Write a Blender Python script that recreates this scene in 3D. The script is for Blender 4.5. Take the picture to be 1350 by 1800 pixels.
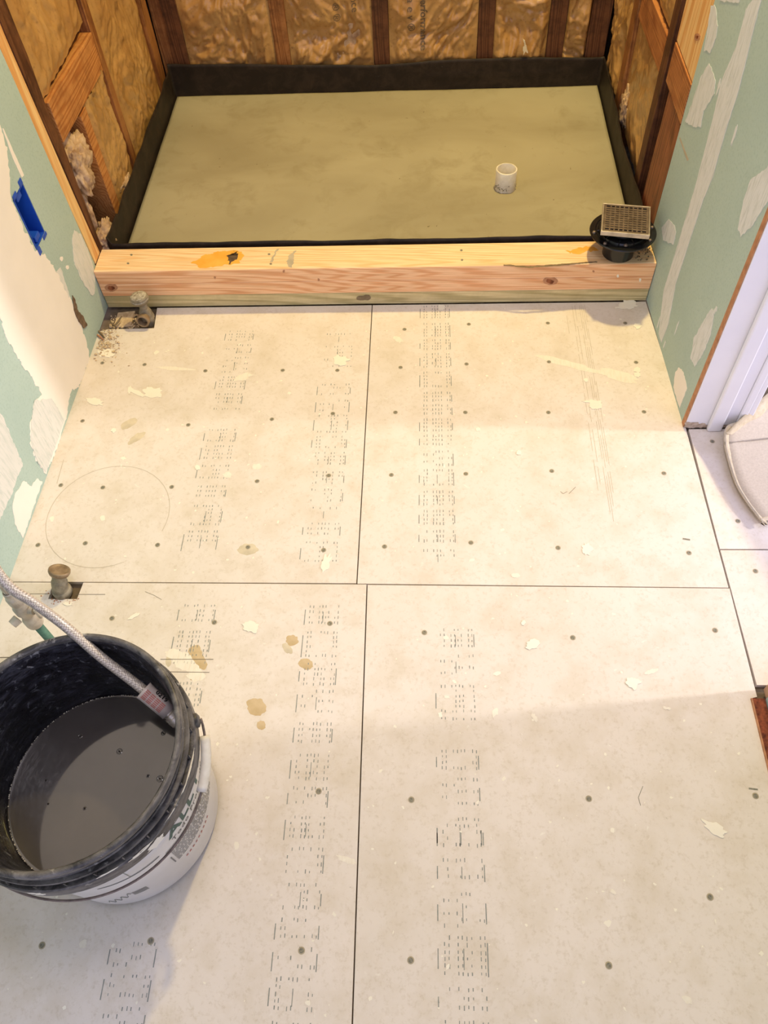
import bpy, bmesh, math, random
from mathutils import Vector, Matrix, noise
from mathutils.geometry import tessellate_polygon
random.seed(7)
for o in list(bpy.data.objects): bpy.data.objects.remove(o)
SC = bpy.context.scene; COL = SC.collection
SC.view_settings.view_transform = 'Standard'; SC.view_settings.look = 'None'
SC.view_settings.gamma = 1; SC.view_settings.use_curve_mapping = False
SC.view_settings.exposure = 0.0

# ------------------------------------------------------------------ camera
CP = Vector((0.84791, -1.64564, 1.41874)); PIT, YAW, ROL, F = 0.9643029, -0.0891796, -0.0730352, 1406.17
_f = Vector((math.sin(YAW)*math.cos(PIT), math.cos(YAW)*math.cos(PIT), -math.sin(PIT)))
_r = _f.cross(Vector((0, 0, 1))).normalized(); _u = _r.cross(_f)
CR = _r*math.cos(ROL)+_u*math.sin(ROL); CU = -_r*math.sin(ROL)+_u*math.cos(ROL)
cam = bpy.data.cameras.new('camera'); co = bpy.data.objects.new('camera', cam); COL.objects.link(co)
M = Matrix((CR, CU, -_f)).transposed().to_4x4(); M.translation = CP; co.matrix_world = M
cam.sensor_fit = 'VERTICAL'; cam.sensor_height = 36; cam.lens = F/1800*36; cam.clip_start = .02
SC.camera = co

# ------------------------------------------------------------------ light
w = bpy.data.worlds.new('world'); SC.world = w; w.use_nodes = True
w.node_tree.nodes['Background'].inputs[0].default_value = (.72, .70, 1.0, 1)
w.node_tree.nodes['Background'].inputs[1].default_value = 1.5
def area(name, loc, target, size, power, col, shape='DISK'):
    l = bpy.data.lights.new(name, 'AREA'); l.energy = power; l.color = col; l.shape = shape; l.size = size
    o = bpy.data.objects.new(name, l); COL.objects.link(o); o.location = loc
    o.rotation_euler = (Vector(target)-Vector(loc)).to_track_quat('-Z', 'Y').to_euler(); return o
area('shower_ceiling_lamp', (1.18, .62, 2.34), (.9, .25, 0), .13, 44, (1.0, .77, .29))
area('room_fill_light', (.75, -1.0, 2.36), (.75, -1.0, 0), .55, 11, (1.0, .91, .98))  # added fill light for the room's level, no known fixture
area('hall_lamp', (5.6, -.60, 1.9), (.9, -.75, 0), .26, 135, (1.0, .95, .90))

# ------------------------------------------------------------------ helpers
def U(px, py, n, d):
    """point where the line of sight of a photo pixel meets the real plane n.x = d"""
    n = Vector(n); v = CR*((px-675)/F)+CU*((900-py)/F)+_f
    return CP+v*((d-n.dot(CP))/n.dot(v))
def FL(px, py, z=0): return U(px, py, (0, 0, 1), z)
ROOT = {}
def tag(o, label=None, cat=None, group=None, kind=None):
    if label: o['label'] = label
    if cat: o['category'] = cat
    if group: o['group'] = group
    if kind: o['kind'] = kind
    return o
def empty(name, loc, label, cat, group=None):
    o = bpy.data.objects.new(name, None); COL.objects.link(o); o.location = loc; o.empty_display_size = .02
    return tag(o, label, cat, group)
def worldloc(o):
    v = Vector((0, 0, 0))
    while o: v += o.location; o = o.parent
    return v
def obj(name, bm, m, parent=None, loc=None, smooth=False, bevel=0, kind=None):
    """bm in world coordinates -> one mesh object with its origin at loc (default: base centre)"""
    bm.normal_update()
    if loc is None:
        xs = [v.co for v in bm.verts]
        loc = Vector(((min(v.x for v in xs)+max(v.x for v in xs))/2, (min(v.y for v in xs)+max(v.y for v in xs))/2, min(v.z for v in xs)))
    loc = Vector(loc); bmesh.ops.translate(bm, verts=bm.verts, vec=-loc)
    me = bpy.data.meshes.new(name); bm.to_mesh(me); bm.free()
    for mm in (m if isinstance(m, (list, tuple)) else [m]): me.materials.append(mm)
    if smooth: me.polygons.foreach_set('use_smooth', [True]*len(me.polygons))
    o = bpy.data.objects.new(name, me); COL.objects.link(o)
    if parent: o.parent = parent; o.location = loc-worldloc(parent)
    else: o.location = loc
    if bevel:
        b = o.modifiers.new('bevel', 'BEVEL'); b.width = bevel; b.segments = 2; b.limit_method = 'ANGLE'
    if kind: o['kind'] = kind
    return o
def box(bm, x0, x1, y0, y1, z0, z1, cuts=0):
    vs = [bm.verts.new(p) for p in ((x0,y0,z0),(x1,y0,z0),(x1,y1,z0),(x0,y1,z0),(x0,y0,z1),(x1,y0,z1),(x1,y1,z1),(x0,y1,z1))]
    for f in ((3,2,1,0),(4,5,6,7),(0,1,5,4),(1,2,6,5),(2,3,7,6),(3,0,4,7)): bm.faces.new([vs[i] for i in f])
    return vs
def bx(*a):
    bm = bmesh.new(); box(bm, *a); return bm
def frame_of(d):
    d = d.normalized(); a = d.cross(Vector((0, 0, 1)) if abs(d.z) < .9 else Vector((1, 0, 0))).normalized()
    return a, d.cross(a)
def tube(bm, pts, rads, seg=16, cap=True, closed=False):
    pts = [Vector(p) for p in pts]; n = len(pts)
    if not isinstance(rads, (list, tuple)): rads = [rads]*n
    rings = []; a = None
    for i, p in enumerate(pts):
        if closed: d = pts[(i+1) % n]-pts[i-1]
        else: d = pts[min(i+1, n-1)]-pts[max(i-1, 0)]
        if d.length < 1e-9: d = pts[-1]-pts[0]
        d.normalize()
        if a is None: a, b = frame_of(d)
        else:
            a = (a-d*a.dot(d)).normalized(); b = d.cross(a)
        rings.append([bm.verts.new(p+(a*math.cos(t)+b*math.sin(t))*rads[i]) for t in [2*math.pi*k/seg for k in range(seg)]])
    for i in range(n if closed else n-1):
        r0, r1 = rings[i], rings[(i+1) % n]
        for k in range(seg): bm.faces.new((r0[k], r0[(k+1) % seg], r1[(k+1) % seg], r1[k]))
    if cap and not closed:
        bm.faces.new(rings[0][::-1]); bm.faces.new(rings[-1])
def lathe(bm, prof, c=(0, 0, 0), axis=(0, 0, 1), seg=48, closed=False):
    """prof: (radius, height) list; closed joins last to first"""
    ax = Vector(axis).normalized(); a, b = frame_of(ax); c = Vector(c); rings = []
    if abs(ax.z) > .999: a, b = Vector((1, 0, 0)), Vector((0, 1, 0))
    for r, h in prof:
        if r < 1e-6: rings.append([bm.verts.new(c+ax*h)]*seg)
        else: rings.append([bm.verts.new(c+ax*h+(a*math.cos(t)+b*math.sin(t))*r) for t in [2*math.pi*k/seg for k in range(seg)]])
    m = len(prof)
    for i in range(m if closed else m-1):
        r0, r1 = rings[i], rings[(i+1) % m]
        for k in range(seg):
            q = []
            for v in (r0[k], r0[(k+1) % seg], r1[(k+1) % seg], r1[k]):
                if v not in q: q.append(v)
            if len(q) > 2: bm.faces.new(q)
def bez(pts, n=12):
    """smooth curve through pts (Catmull-Rom)"""
    P = [Vector(p) for p in pts]; P = [P[0]*2-P[1]]+P+[P[-1]*2-P[-2]]; out = []
    for i in range(1, len(P)-2):
        for k in range(n):
            t = k/n; a, b, c, d = P[i-1:i+3]
            out.append(.5*((2*b)+(c-a)*t+(2*a-5*b+4*c-d)*t*t+(3*b-a-3*c+d)*t**3))
    out.append(P[-2]); return out
def slab(outline, nrm, th, jag=0, step=.006, seed=0):
    """solid plate from a world-space outline, jagged edge; thickness along nrm"""
    nrm = Vector(nrm).normalized(); pts = []
    n = len(outline)
    for i in range(n):
        a, b = Vector(outline[i]), Vector(outline[(i+1) % n]); k = max(1, int((b-a).length/step)) if jag else 1
        for j in range(k):
            p = a.lerp(b, j/k)
            if jag:
                o = Vector((noise.noise(p*90+Vector((seed, 0, 0))), noise.noise(p*90+Vector((0, seed+9, 0))), noise.noise(p*90+Vector((0, 5, seed)))))*jag
                o += Vector((noise.noise(p*300+Vector((seed, 0, 0))), noise.noise(p*300+Vector((0, seed+9, 0))), noise.noise(p*300)))*jag*.6
                p = p+o-nrm*o.dot(nrm)
            pts.append(p)
    bm = bmesh.new(); lo = [bm.verts.new(p) for p in pts]; hi = [bm.verts.new(p+nrm*th) for p in pts]
    m = len(pts)
    for t in tessellate_polygon([pts]):
        if len(set(t)) == 3:
            for ring in (lo, hi):
                try: bm.faces.new([ring[k] for k in t])
                except ValueError: pass
    for i in range(m): bm.faces.new((lo[i], lo[(i+1) % m], hi[(i+1) % m], hi[i]))
    bmesh.ops.recalc_face_normals(bm, faces=bm.faces); return bm
def blob2(cx, cy, rx, ry, ang=0, n=26, seed=0, rough=.35, lobes=3):
    out = []
    for k in range(n):
        t = 2*math.pi*k/n
        r = 1+rough*noise.noise(Vector((math.cos(t)*lobes*.6, math.sin(t)*lobes*.6, seed*3.7)))+.5*rough*noise.noise(Vector((math.cos(t)*lobes*2, math.sin(t)*lobes*2, seed*1.3)))
        x, y = math.cos(t)*rx*r, math.sin(t)*ry*r
        out.append((cx+x*math.cos(ang)-y*math.sin(ang), cy+x*math.sin(ang)+y*math.cos(ang)))
    return out

# ------------------------------------------------------------------ materials
def lin(c): return tuple((x/255/12.92 if x/255 <= .04045 else ((x/255+.055)/1.055)**2.4) for x in c)+(1,)
class N:
    def __init__(s, name):
        s.m = bpy.data.materials.new(name); s.m.use_nodes = True; s.t = s.m.node_tree; s.b = s.t.nodes['Principled BSDF']
        s.tc = s.t.nodes.new('ShaderNodeTexCoord')
    def add(s, typ, **k):
        n = s.t.nodes.new(typ)
        for a, v in k.items():
            if hasattr(n, a) and a not in n.inputs: setattr(n, a, v)
            else: n.inputs[a].default_value = v
        return n
    def ln(s, a, b): s.t.links.new(a, b)
    def coords(s, sc=(1, 1, 1), rot=(0, 0, 0)):
        m = s.add('ShaderNodeMapping'); m.inputs['Scale'].default_value = sc; m.inputs['Rotation'].default_value = rot
        s.ln(s.tc.outputs['Object'], m.inputs[0]); return m.outputs[0]
    def noise(s, vec, scale, detail=5, rough=.55, dist=0):
        n = s.add('ShaderNodeTexNoise'); n.inputs['Scale'].default_value = scale; n.inputs['Detail'].default_value = detail
        n.inputs['Roughness'].default_value = rough; n.inputs['Distortion'].default_value = dist; s.ln(vec, n.inputs['Vector']); return n.outputs[0]
    def ramp(s, fac, a, b, ca=(0, 0, 0, 1), cb=(1, 1, 1, 1)):
        r = s.add('ShaderNodeValToRGB'); r.color_ramp.elements[0].position = a; r.color_ramp.elements[1].position = b
        r.color_ramp.elements[0].color = ca; r.color_ramp.elements[1].color = cb; s.ln(fac, r.inputs[0]); return r.outputs[0]
    def mix(s, fac, a, b, mode='MIX'):
        x = s.add('ShaderNodeMix', data_type='RGBA', blend_type=mode)
        if isinstance(fac, (int, float)): x.inputs[0].default_value = fac
        else: s.ln(fac, x.inputs[0])
        for i, v in ((6, a), (7, b)):
            if isinstance(v, tuple): x.inputs[i].default_value = v
            else: s.ln(v, x.inputs[i])
        return x.outputs[2]
    def bump(s, h, st=.3, dist=.002):
        b = s.add('ShaderNodeBump'); b.inputs['Strength'].default_value = st; b.inputs['Distance'].default_value = dist
        s.ln(h, b.inputs['Height'])
        if s.b.inputs['Normal'].is_linked: s.ln(s.b.inputs['Normal'].links[0].from_socket, b.inputs['Normal'])
        s.ln(b.outputs[0], s.b.inputs['Normal'])
    def out(s, col, rough=.6, metal=0, spec=.5):
        if isinstance(col, tuple): s.b.inputs['Base Color'].default_value = col
        else: s.ln(col, s.b.inputs['Base Color'])
        if isinstance(rough, (int, float)): s.b.inputs['Roughness'].default_value = rough
        else: s.ln(rough, s.b.inputs['Roughness'])
        s.b.inputs['Metallic'].default_value = metal; s.b.inputs['Specular IOR Level'].default_value = spec
        return s.m
def plain(name, c, rough=.6, metal=0, c2=None, sc=30, bump=0, spec=.5):
    n = N(name); v = n.coords()
    k = n.noise(v, sc, 6)
    col = n.mix(n.ramp(k, .35, .68), lin(c), lin(c2 or tuple(x*.88 for x in c)))
    if bump: n.bump(k, bump)
    return n.out(col, rough, metal, spec)
def wood(name, c1, c2, axis=0, ring=55, rough=.6, dirt=None, dirt_amt=.5, knots=.0, spec=.3):
    """plain-sawn grain running along axis"""
    n = N(name); s = [1, 1, 1]; s[axis] = .045
    v = n.coords(tuple(s)); d = n.noise(v, 9, 3)
    mp = n.add('ShaderNodeVectorMath', operation='ADD'); sc_ = n.add('ShaderNodeVectorMath', operation='SCALE'); sc_.inputs['Scale'].default_value = .07
    n.ln(d, sc_.inputs[0]); n.ln(v, mp.inputs[0]); n.ln(sc_.outputs[0], mp.inputs[1])
    wv = n.add('ShaderNodeTexWave', wave_type='BANDS', bands_direction='DIAGONAL'); wv.inputs['Scale'].default_value = ring; wv.inputs['Distortion'].default_value = 5.0
    wv.inputs['Detail'].default_value = 2; wv.inputs['Detail Scale'].default_value = .8; n.ln(mp.outputs[0], wv.inputs['Vector'])
    fib = n.noise(v, 260, 3)
    col = n.mix(n.ramp(wv.outputs[0], .35, 1.0), lin(c1), lin(c2))
    col = n.mix(n.ramp(fib, .35, .75), col, n.mix(1.0, col, (.80, .76, .70, 1), 'MULTIPLY'))
    if dirt:
        dn = n.noise(n.coords((1, 1, 1)), 16, 8, .7)
        f = n.ramp(dn, .45, .72); mm = n.add('ShaderNodeMath', operation='MULTIPLY'); n.ln(f, mm.inputs[0]); mm.inputs[1].default_value = dirt_amt
        col = n.mix(mm.outputs[0], col, lin(dirt))
    n.bump(fib, .25, .001); n.bump(wv.outputs[0], .12, .001)
    return n.out(col, rough, 0, spec)

def board_mat():
    n = N('fibre_cement'); v = n.coords()
    big = n.noise(v, 2.6, 5, .6); fine = n.noise(v, 130, 6, .65); mid = n.noise(v, 14, 6, .6)
    st = n.noise(n.coords((1, .12, 1)), 60, 4)
    col = n.mix(n.ramp(big, .35, .7), lin((231, 222, 213)), lin((223, 214, 203)))
    col = n.mix(n.ramp(mid, .45, .95), col, lin((206, 193, 170)))
    col = n.mix(n.ramp(fine, .52, .95), col, lin((196, 182, 160)))
    fl = n.noise(v, 48, 3, .5, 1.0)
    col = n.mix(n.ramp(fl, .70, .80), col, lin((240, 235, 224)))
    sp = n.noise(v, 210, 2)
    col = n.mix(n.ramp(sp, .78, .84), col, lin((150, 138, 118)))
    n.bump(fine, .15, .0006)
    return n.out(col, .82, 0, .25)
def mortar_mat():
    n = N('screeded_mortar'); v = n.coords((1, 1, 1))
    big = n.noise(n.coords((.8, 1.6, 1)), 2.4, 4, .5, .5); mid = n.noise(v, 11, 8, .65, .4); fine = n.noise(v, 240, 4)
    col = n.mix(n.ramp(big, .35, .68), lin((172, 164, 138)), lin((152, 143, 117)))
    col = n.mix(n.ramp(mid, .52, .9), col, lin((140, 130, 102)))
    pit = n.noise(n.coords((1, 1, 1)), 60, 3, .6, .3)
    col = n.mix(n.ramp(pit, .72, .76), col, lin((104, 94, 70)))
    n.bump(fine, .2, .0005); n.bump(mid, .25, .002)
    return n.out(col, .78, 0, .3)
def drywall_mat():
    n = N('green_drywall_paper'); v = n.coords(); k = n.noise(v, 5, 4); f = n.noise(v, 200, 3)
    col = n.mix(n.ramp(k, .35, .7), lin((181, 201, 193)), lin((173, 194, 187)))
    col = n.mix(n.ramp(f, .5, .8), col, lin((162, 184, 177)))
    return n.out(col, .8, 0, .2)
def compound_mat(name, c, streak=0, axis=2):
    n = N(name); v = n.coords(); k = n.noise(v, 7, 4); f = n.noise(v, 150, 5)
    col = n.mix(n.ramp(k, .35, .7), lin(c), lin(tuple(x*.97 for x in c)))
    if streak:
        s = [1, 1, 1]; s[axis] = .15
        q = n.noise(n.coords(tuple(s), (.12, 0, 0)), 170, 5, .7)
        col = n.mix(n.ramp(q, .48, .66), col, lin(streak))
    n.bump(f, .25, .0008)
    return n.out(col, .85, 0, .2)
def paper_mat():
    n = N('kraft_paper'); v = n.coords(); k = n.noise(v, 9, 5); f = n.noise(v, 90, 5)
    col = n.mix(n.ramp(k, .35, .7), lin((192, 150, 92)), lin((162, 118, 66)))
    col = n.mix(n.ramp(f, .55, .8), col, lin((138, 98, 54)))
    n.bump(f, .12, .001)
    return n.out(col, .30, 0, .6)
def liner_mat():
    n = N('black_pvc_liner'); v = n.coords(); k = n.noise(v, 22, 6, .7, .5); f = n.noise(n.coords((.4, 1, 1)), 85, 4, .7)
    col = n.mix(n.ramp(k, .45, .75), lin((34, 26, 21)), lin((58, 46, 37)))
    col = n.mix(n.ramp(f, .70, .80), col, lin((120, 108, 90)))
    n.bump(k, .2, .003)
    return n.out(col, .6, 0, .3)
def bucket_black():
    n = N('black_bucket_plastic_with_dried_mud'); v = n.coords((1, 1, 1))
    a = n.noise(n.coords((1, 1, 2.6)), 30, 8, .72, 1.2); b = n.noise(n.coords((1, 1, 1)), 75, 5, .65, .8)
    col = n.mix(n.ramp(a, .46, .74), lin((14, 13, 22)), lin((74, 74, 86)))
    col = n.mix(n.ramp(b, .58, .70), col, lin((128, 128, 134)))
    n.bump(a, .5, .003)
    return n.out(col, n.ramp(b, .3, .7, (.22,)*3+(1,), (.6,)*3+(1,)), 0, .5)
def rim_mat():
    n = N('mud_smeared_bucket_rim'); a = n.noise(n.coords((1, 1, 3)), 22, 8, .7, 1.0); b = n.noise(n.coords(), 60, 5, .7)
    col = n.mix(n.ramp(a, .38, .66), lin((44, 42, 44)), lin((120, 116, 114)))
    col = n.mix(n.ramp(b, .60, .72), col, lin((172, 168, 164)))
    n.bump(b, .4, .002)
    return n.out(col, .45, 0, .5)
def braid_mat():
    n = N('braided_steel'); v = n.coords()
    q = n.add('ShaderNodeTexChecker'); q.inputs['Scale'].default_value = 420; n.ln(n.coords((1, 1, 1), (.6, .5, .78)), q.inputs['Vector'])
    col = n.mix(q.outputs['Fac'], lin((222, 211, 198)), lin((168, 155, 144)))
    n.bump(q.outputs['Fac'], .5, .001)
    return n.out(col, .42, .35)
MAT = dict(
    board=board_mat(), mortar=mortar_mat(), drywall=drywall_mat(), paper=paper_mat(), liner=liner_mat(),
    compound=compound_mat('joint_compound', (246, 240, 232)), compound2=compound_mat('taped_joint_compound', (222, 226, 228), (196, 203, 202), 2),
    compound3=compound_mat('thin_joint_compound', (226, 226, 222), (202, 208, 202), 2),
    subfloor=plain('old_subfloor', (120, 104, 82), .9, 0, (92, 78, 60), 40, .4),
    pine=wood('new_pine', (250, 220, 178), (242, 202, 152), 0, 60), pine_z=wood('new_pine_upright', (244, 206, 146), (226, 168, 104), 2, 30),
    fir=wood('pink_fir', (250, 204, 160), (232, 172, 124), 0, 75), treated=wood('green_treated_pine', (222, 206, 158), (190, 176, 128), 0, 40, dirt=(150, 132, 88), dirt_amt=.3),
    old=wood('old_dark_stud', (112, 72, 46), (84, 50, 30), 2, 45, .6, (48, 27, 15), .9), old2=wood('old_brown_stud', (172, 118, 70), (138, 86, 46), 2, 50, .5, (78, 44, 22), .8),
    red=wood('old_red_stud', (156, 92, 60), (112, 56, 34), 2, 50, .45, (70, 32, 20), .5), block=wood('orange_block', (208, 146, 86), (178, 112, 58), 1, 50, .55, (120, 70, 38), .6),
    block_r=wood('orange_block_across', (190, 128, 78), (160, 96, 54), 1, 60, .5, (96, 52, 28), .7),
    sheath=plain('dark_sheathing', (60, 42, 28), .9), fluff=plain('fibreglass_wool', (206, 178, 146), .95, 0, (150, 118, 88), 40, .8),
    white_pvc=plain('white_pvc', (238, 232, 218), .45, 0, (220, 212, 194), 60), black_abs=plain('black_abs', (20, 20, 22), .25, 0, (30, 30, 32), 20),
    steel=plain('brushed_steel', (138, 124, 116), .45, .7, (106, 94, 86), 90), steel_edge=plain('bright_steel_edge', (200, 190, 178), .35, .6, (170, 160, 148), 60),
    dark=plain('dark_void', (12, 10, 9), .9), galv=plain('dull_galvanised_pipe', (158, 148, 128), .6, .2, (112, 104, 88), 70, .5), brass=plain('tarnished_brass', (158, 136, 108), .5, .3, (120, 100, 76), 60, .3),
    galv_top=plain('mud_spotted_cap', (196, 190, 176), .7, .1, (128, 118, 102), 160, .5),
    copper=plain('green_patina_copper', (96, 140, 122), .6, .2, (66, 100, 88), 60, .3), valve=plain('nickel_valve', (206, 198, 186), .4, .3, (160, 150, 138), 50),
    braid=braid_mat(), bucket=bucket_black(), rim=rim_mat(), bwhite=plain('white_bucket_plastic', (226, 224, 220), .38, 0, (216, 213, 208), 12),
    ink=plain('grey_label_ink', (120, 120, 118), .6), ink_g=plain('green_label_ink', (72, 104, 94), .6), ink_r=plain('red_label_ink', (190, 110, 100), .6),
    stampink=plain('dark_green_print_ink', (126, 132, 128), .85, 0, (162, 162, 154), 120), pencil=plain('faint_pencil', (196, 184, 162), .9), seam=plain('scored_seam_line', (112, 102, 88), .9),  # seam is the dark tone of scored and cut lines
    bag_ink=plain('grey_print_on_kraft', (112, 92, 70), .6), blue=plain('blue_outlet_box_plastic', (28, 84, 196), .42, 0, (22, 72, 178), 20),
    screw=plain('coated_screw_head', (150, 146, 130), .6, .2, (110, 108, 96), 300), screw_ring=plain('screw_dimple', (184, 172, 146), .9),
    splat=compound_mat('plaster_splat', (244, 238, 222)), splat_thin=compound_mat('thin_plaster_smear', (240, 233, 218), (230, 221, 204), 1),
    stain=plain('brown_drip_stain', (208, 186, 148), .8, 0, (190, 166, 124), 30), stain2=plain('faint_stain', (220, 207, 180), .85), ystain=plain('orange_wood_stain', (236, 168, 60), .5, 0, (244, 190, 92), 20),
    paint=plain('white_door_paint', (236, 236, 238), .35, 0, (230, 230, 234), 8), rawwood=plain('bare_wood_edge', (196, 142, 104), .8, 0, (160, 112, 80), 60), chip=plain('chipped_paint_wood', (206, 190, 170), .8, 0, (150, 128, 106), 90, .5),
    cloth=plain('beige_canvas', (216, 202, 180), .9, 0, (204, 190, 168), 220, .3), hem=plain('canvas_hem', (224, 208, 176), .9, 0, (206, 188, 152), 120), thread=plain('white_thread', (244, 240, 230), .8),
    rust=plain('red_brown_fibrous_edge', (150, 80, 52), .95, 0, (80, 38, 26), 110, 1.0), tan=plain('tan_timber', (196, 160, 128), .7, 0, (180, 142, 110), 20),
    debris=plain('plaster_rubble', (222, 200, 166), .95, 0, (176, 150, 118), 80, .6), splinter=plain('grey_wood_splinter', (140, 122, 94), .9, 0, (104, 88, 64), 40), torn=plain('torn_brown_drywall', (128, 106, 84), .95, 0, (86, 68, 52), 90, 1.0),
    ceiling=plain('ceiling_plaster', (226, 224, 218), .9), tear=plain('white_torn_paper', (236, 222, 190), .7), glass=plain('clear_label_sleeve', (206, 192, 184), .25, 0, (190, 176, 168), 12),
)
def water_mat():
    n = N('cloudy_rinse_water'); v = n.coords(); k = n.noise(v, 9, 4)
    col = n.mix(n.ramp(k, .3, .75), lin((72, 66, 64)), lin((58, 54, 54)))
    return n.out(col, .05, 0, 1.0)
MAT['water'] = water_mat()

# ------------------------------------------------------------------ dimensions
W = 1.4216; HC = .1174; CUT = .089; MZ = .05
xr = lambda y: W-.0385*y          # right wall face
xl = lambda y: -.0206*max(0, -y)           # left wall face
NL = Vector((1, -.0206, 0)).normalized(); NR = Vector((-1, -.0385, 0)).normalized()
def PL(px, py): return U(px, py, (1, -.0206, 0), 0)      # left wall plane x = .0206 y
def PR(px, py): return U(px, py, (1, .0385, 0), W)       # right wall plane

# ------------------------------------------------------------------ floor
floor = obj('floor', bx(-.3, 2.6, -3.0, 1.15, -.06, -.0125), MAT['subfloor'], loc=(.7, -.9, -.06), kind='structure')
T = .0105
def board(poly, label=None):
    o = obj('cement_board', slab([Vector((x, y, -.011)) for x, y in poly], (0, 0, 1), .011), MAT['board'], floor)
    if label: o['label'] = label
    return o
g = .0012
B1 = board([(xl(-.84)-.004, -.8415), (.710-g, -.8415), (.710-g, -.004), (.135, -.004), (.142, -.082), (.020, -.084), (-.002, -.092)])
B2 = board([(.710+g, -.8425), (1.4505, -.8475), (xr(-.44)+.004, -.437), (W-.003, -.004), (.710+g, -.004)])
B3 = board([(-.056, -2.4), (.748, -2.4), (.731-g, -.8445), (.142, -.8435), (.138, -.882), (.078, -.882), (.078, -.8435), (-.022, -.8435)])
B4 = board([(.748+2*g, -2.4), (1.470, -2.4), (1.4415, -1.078), (1.4535, -1.075), (1.452, -.8495), (.731+g, -.8455)])
B5 = board([(1.4525, -.757), (2.5, -.757), (2.5, -.40), (1.60, -.40), (1.60, -.436), (1.4485, -.436)])
B6 = board([(1.4585, -1.052), (1.48, -1.052), (1.60, -1.052), (1.60, -1.5), (2.5, -1.5), (2.5, -.760), (1.4527, -.760)])
def board_at(p):
    if p.x > 1.452: return B5 if p.y > -.757 else B6
    if p.y > -.843: return B1 if p.x < .71 else B2
    return B3 if p.x < .7315-.01*(p.y+.85) else B4
# screws
def screw_mesh():
    bm = bmesh.new(); lathe(bm, [(.0001, .0003), (.0013, .0003), (.0016, .0008), (.0034, .0009), (.0038, .0003)], seg=14)
    lathe(bm, [(.0038, .0005), (.0056, .0002)], seg=14); me = bpy.data.meshes.new('screw'); 
    for i, f in enumerate(bm.faces): f.material_index = 1 if max((v.co.xy.length for v in f.verts)) > .0045 else 0
    bm.to_mesh(me); bm.free(); me.materials.append(MAT['screw']); me.materials.append(MAT['screw_ring']); return me
SM = screw_mesh()
SCREWS = [(180,638),(254,641),(361,652),(497,651),(593,651),(145,740),(331,747),(478,737),(585,727),(107,853),(181,857),(302,856),(452,846),(578,836),(67,958),(150,955),(277,958),(436,962),(569,967),
 (711,579),(824,570),(963,568),(1099,568),(704,646),(820,640),(965,636),(1118,637),(695,725),(818,725),(964,725),(1132,724),(688,835),(819,833),(970,828),(1167,832),(676,961),(828,954),(981,963),(1211,972),
 (197,1087),(377,1094),(580,1096),(746,1112),(1007,1121),(1257,1108),(560,1391),(723,1406),(1035,1404),(1328,1399),(265,1654),(530,1671),(722,1688),(1070,1697),(1248,1577),(74,1662),(1252,776),(1297,916),(1328,1004)]
for i, (a, b) in enumerate(SCREWS):
    p = FL(a, b); par = board_at(p); s = bpy.data.objects.new('screw', SM); COL.objects.link(s); s.parent = par
    s.location = Vector((p.x, p.y, 0))-worldloc(par); s.rotation_euler = (0, 0, i*1.7)
# printed lettering: rows of short dashes, as the dot printer leaves them
def dash(bm, x, y, l, wd=.0011, z=.0002):
    vs = [bm.verts.new(p) for p in ((x-wd/2, y-l/2, z), (x+wd/2, y-l/2, z), (x+wd/2, y+l/2, z), (x-wd/2, y+l/2, z))]; bm.faces.new(vs)
FONT = {'H':'1111111/0001000/0001000/0001000/1111111','A':'1111110/0001001/0001001/0001001/1111110','R':'1111111/0001001/0011001/0101001/1000110','D':'1111111/1000001/1000001/0100010/0011100',
 'I':'0000000/1000001/1111111/1000001/0000000','E':'1111111/1001001/1001001/1000001/1000001','B':'1111111/1001001/1001001/1001001/0110110','C':'0111110/1000001/1000001/1000001/0100010','K':'1111111/0001000/0010100/0100010/1000001',
 'M':'1111111/0000010/0000100/0000010/1111111','N':'1111111/0000100/0001000/0010000/1111111','T':'0000001/0000001/1111111/0000001/0000001','O':'0111110/1000001/1000001/1000001/0111110','5':'1001111/1001001/1001001/1001001/0110001','0':'0111110/1000001/1000001/1000001/0111110','4':'0011000/0010100/0010010/1111111/0010000','2':'1100010/1010001/1001001/1001001/1000110',' ':'0000000/0000000/0000000/0000000/0000000'}
def stamp(x0, x1, y0, y1, seed, par, edge=True, fade=0.0, dense=1.0):
    """dot-printed strip running along y between x0 and x1; dashes lie along the strip"""
    rng = random.Random(seed); bm = bmesh.new(); ln_ = y0-y1; wd = x1-x0
    y = y0
    while y > y1:
        cell = rng.choice(('full', 'full', 'edge', 'half', 'gap' if rng.random() < .35 else 'full', 'cross'))
        L = rng.uniform(.035, .06)
        rows = max(2, int(L/.0095))
        for r in range(rows):
            yy = y-r*L/rows
            if yy < y1: break
            if cell == 'gap' and r > 0: continue
            for c in range(11):
                u = (c+.5)/11
                if c in (0,) and edge: continue
                if cell == 'edge' and 2 < c < 9 and r not in (0, rows-1): continue
                if cell == 'half' and (c < 5) == (r % 2 == 0): continue
                if cell == 'cross' and r not in (0, rows-1) and c not in (5, 6, 7, 10): continue
                if c in (3, 8) : continue
                if rng.random() < .10+fade: continue
                dash(bm, x0+u*wd+rng.uniform(-.0006, .0006), yy+rng.uniform(-.001, .001), rng.uniform(.0035, .0066)*dense, rng.uniform(.0011, .0018))
        if edge and cell != 'gap':
            for u in (0, 1):
                if rng.random() < .75: dash(bm, x0+u*wd, y-L/2, L*rng.uniform(.4, .8), .0017)
        if rng.random() < .5: dash(bm, x0+wd*.52, y-L*.5, L*.5, .0013)
        y -= L+rng.uniform(.004, .016)
    return obj('printed_lettering', bm, MAT['stampink'], par)
stamp(.335, .408, -.098, -.30, 1, B1); stamp(.333, .407, -.318, -.74, 2, B1)
stamp(.588, .668, -.112, -.79, 3, B1, fade=.22)
stamp(.836, .912, -.012, -.785, 4, B2, dense=1.25)
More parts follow.
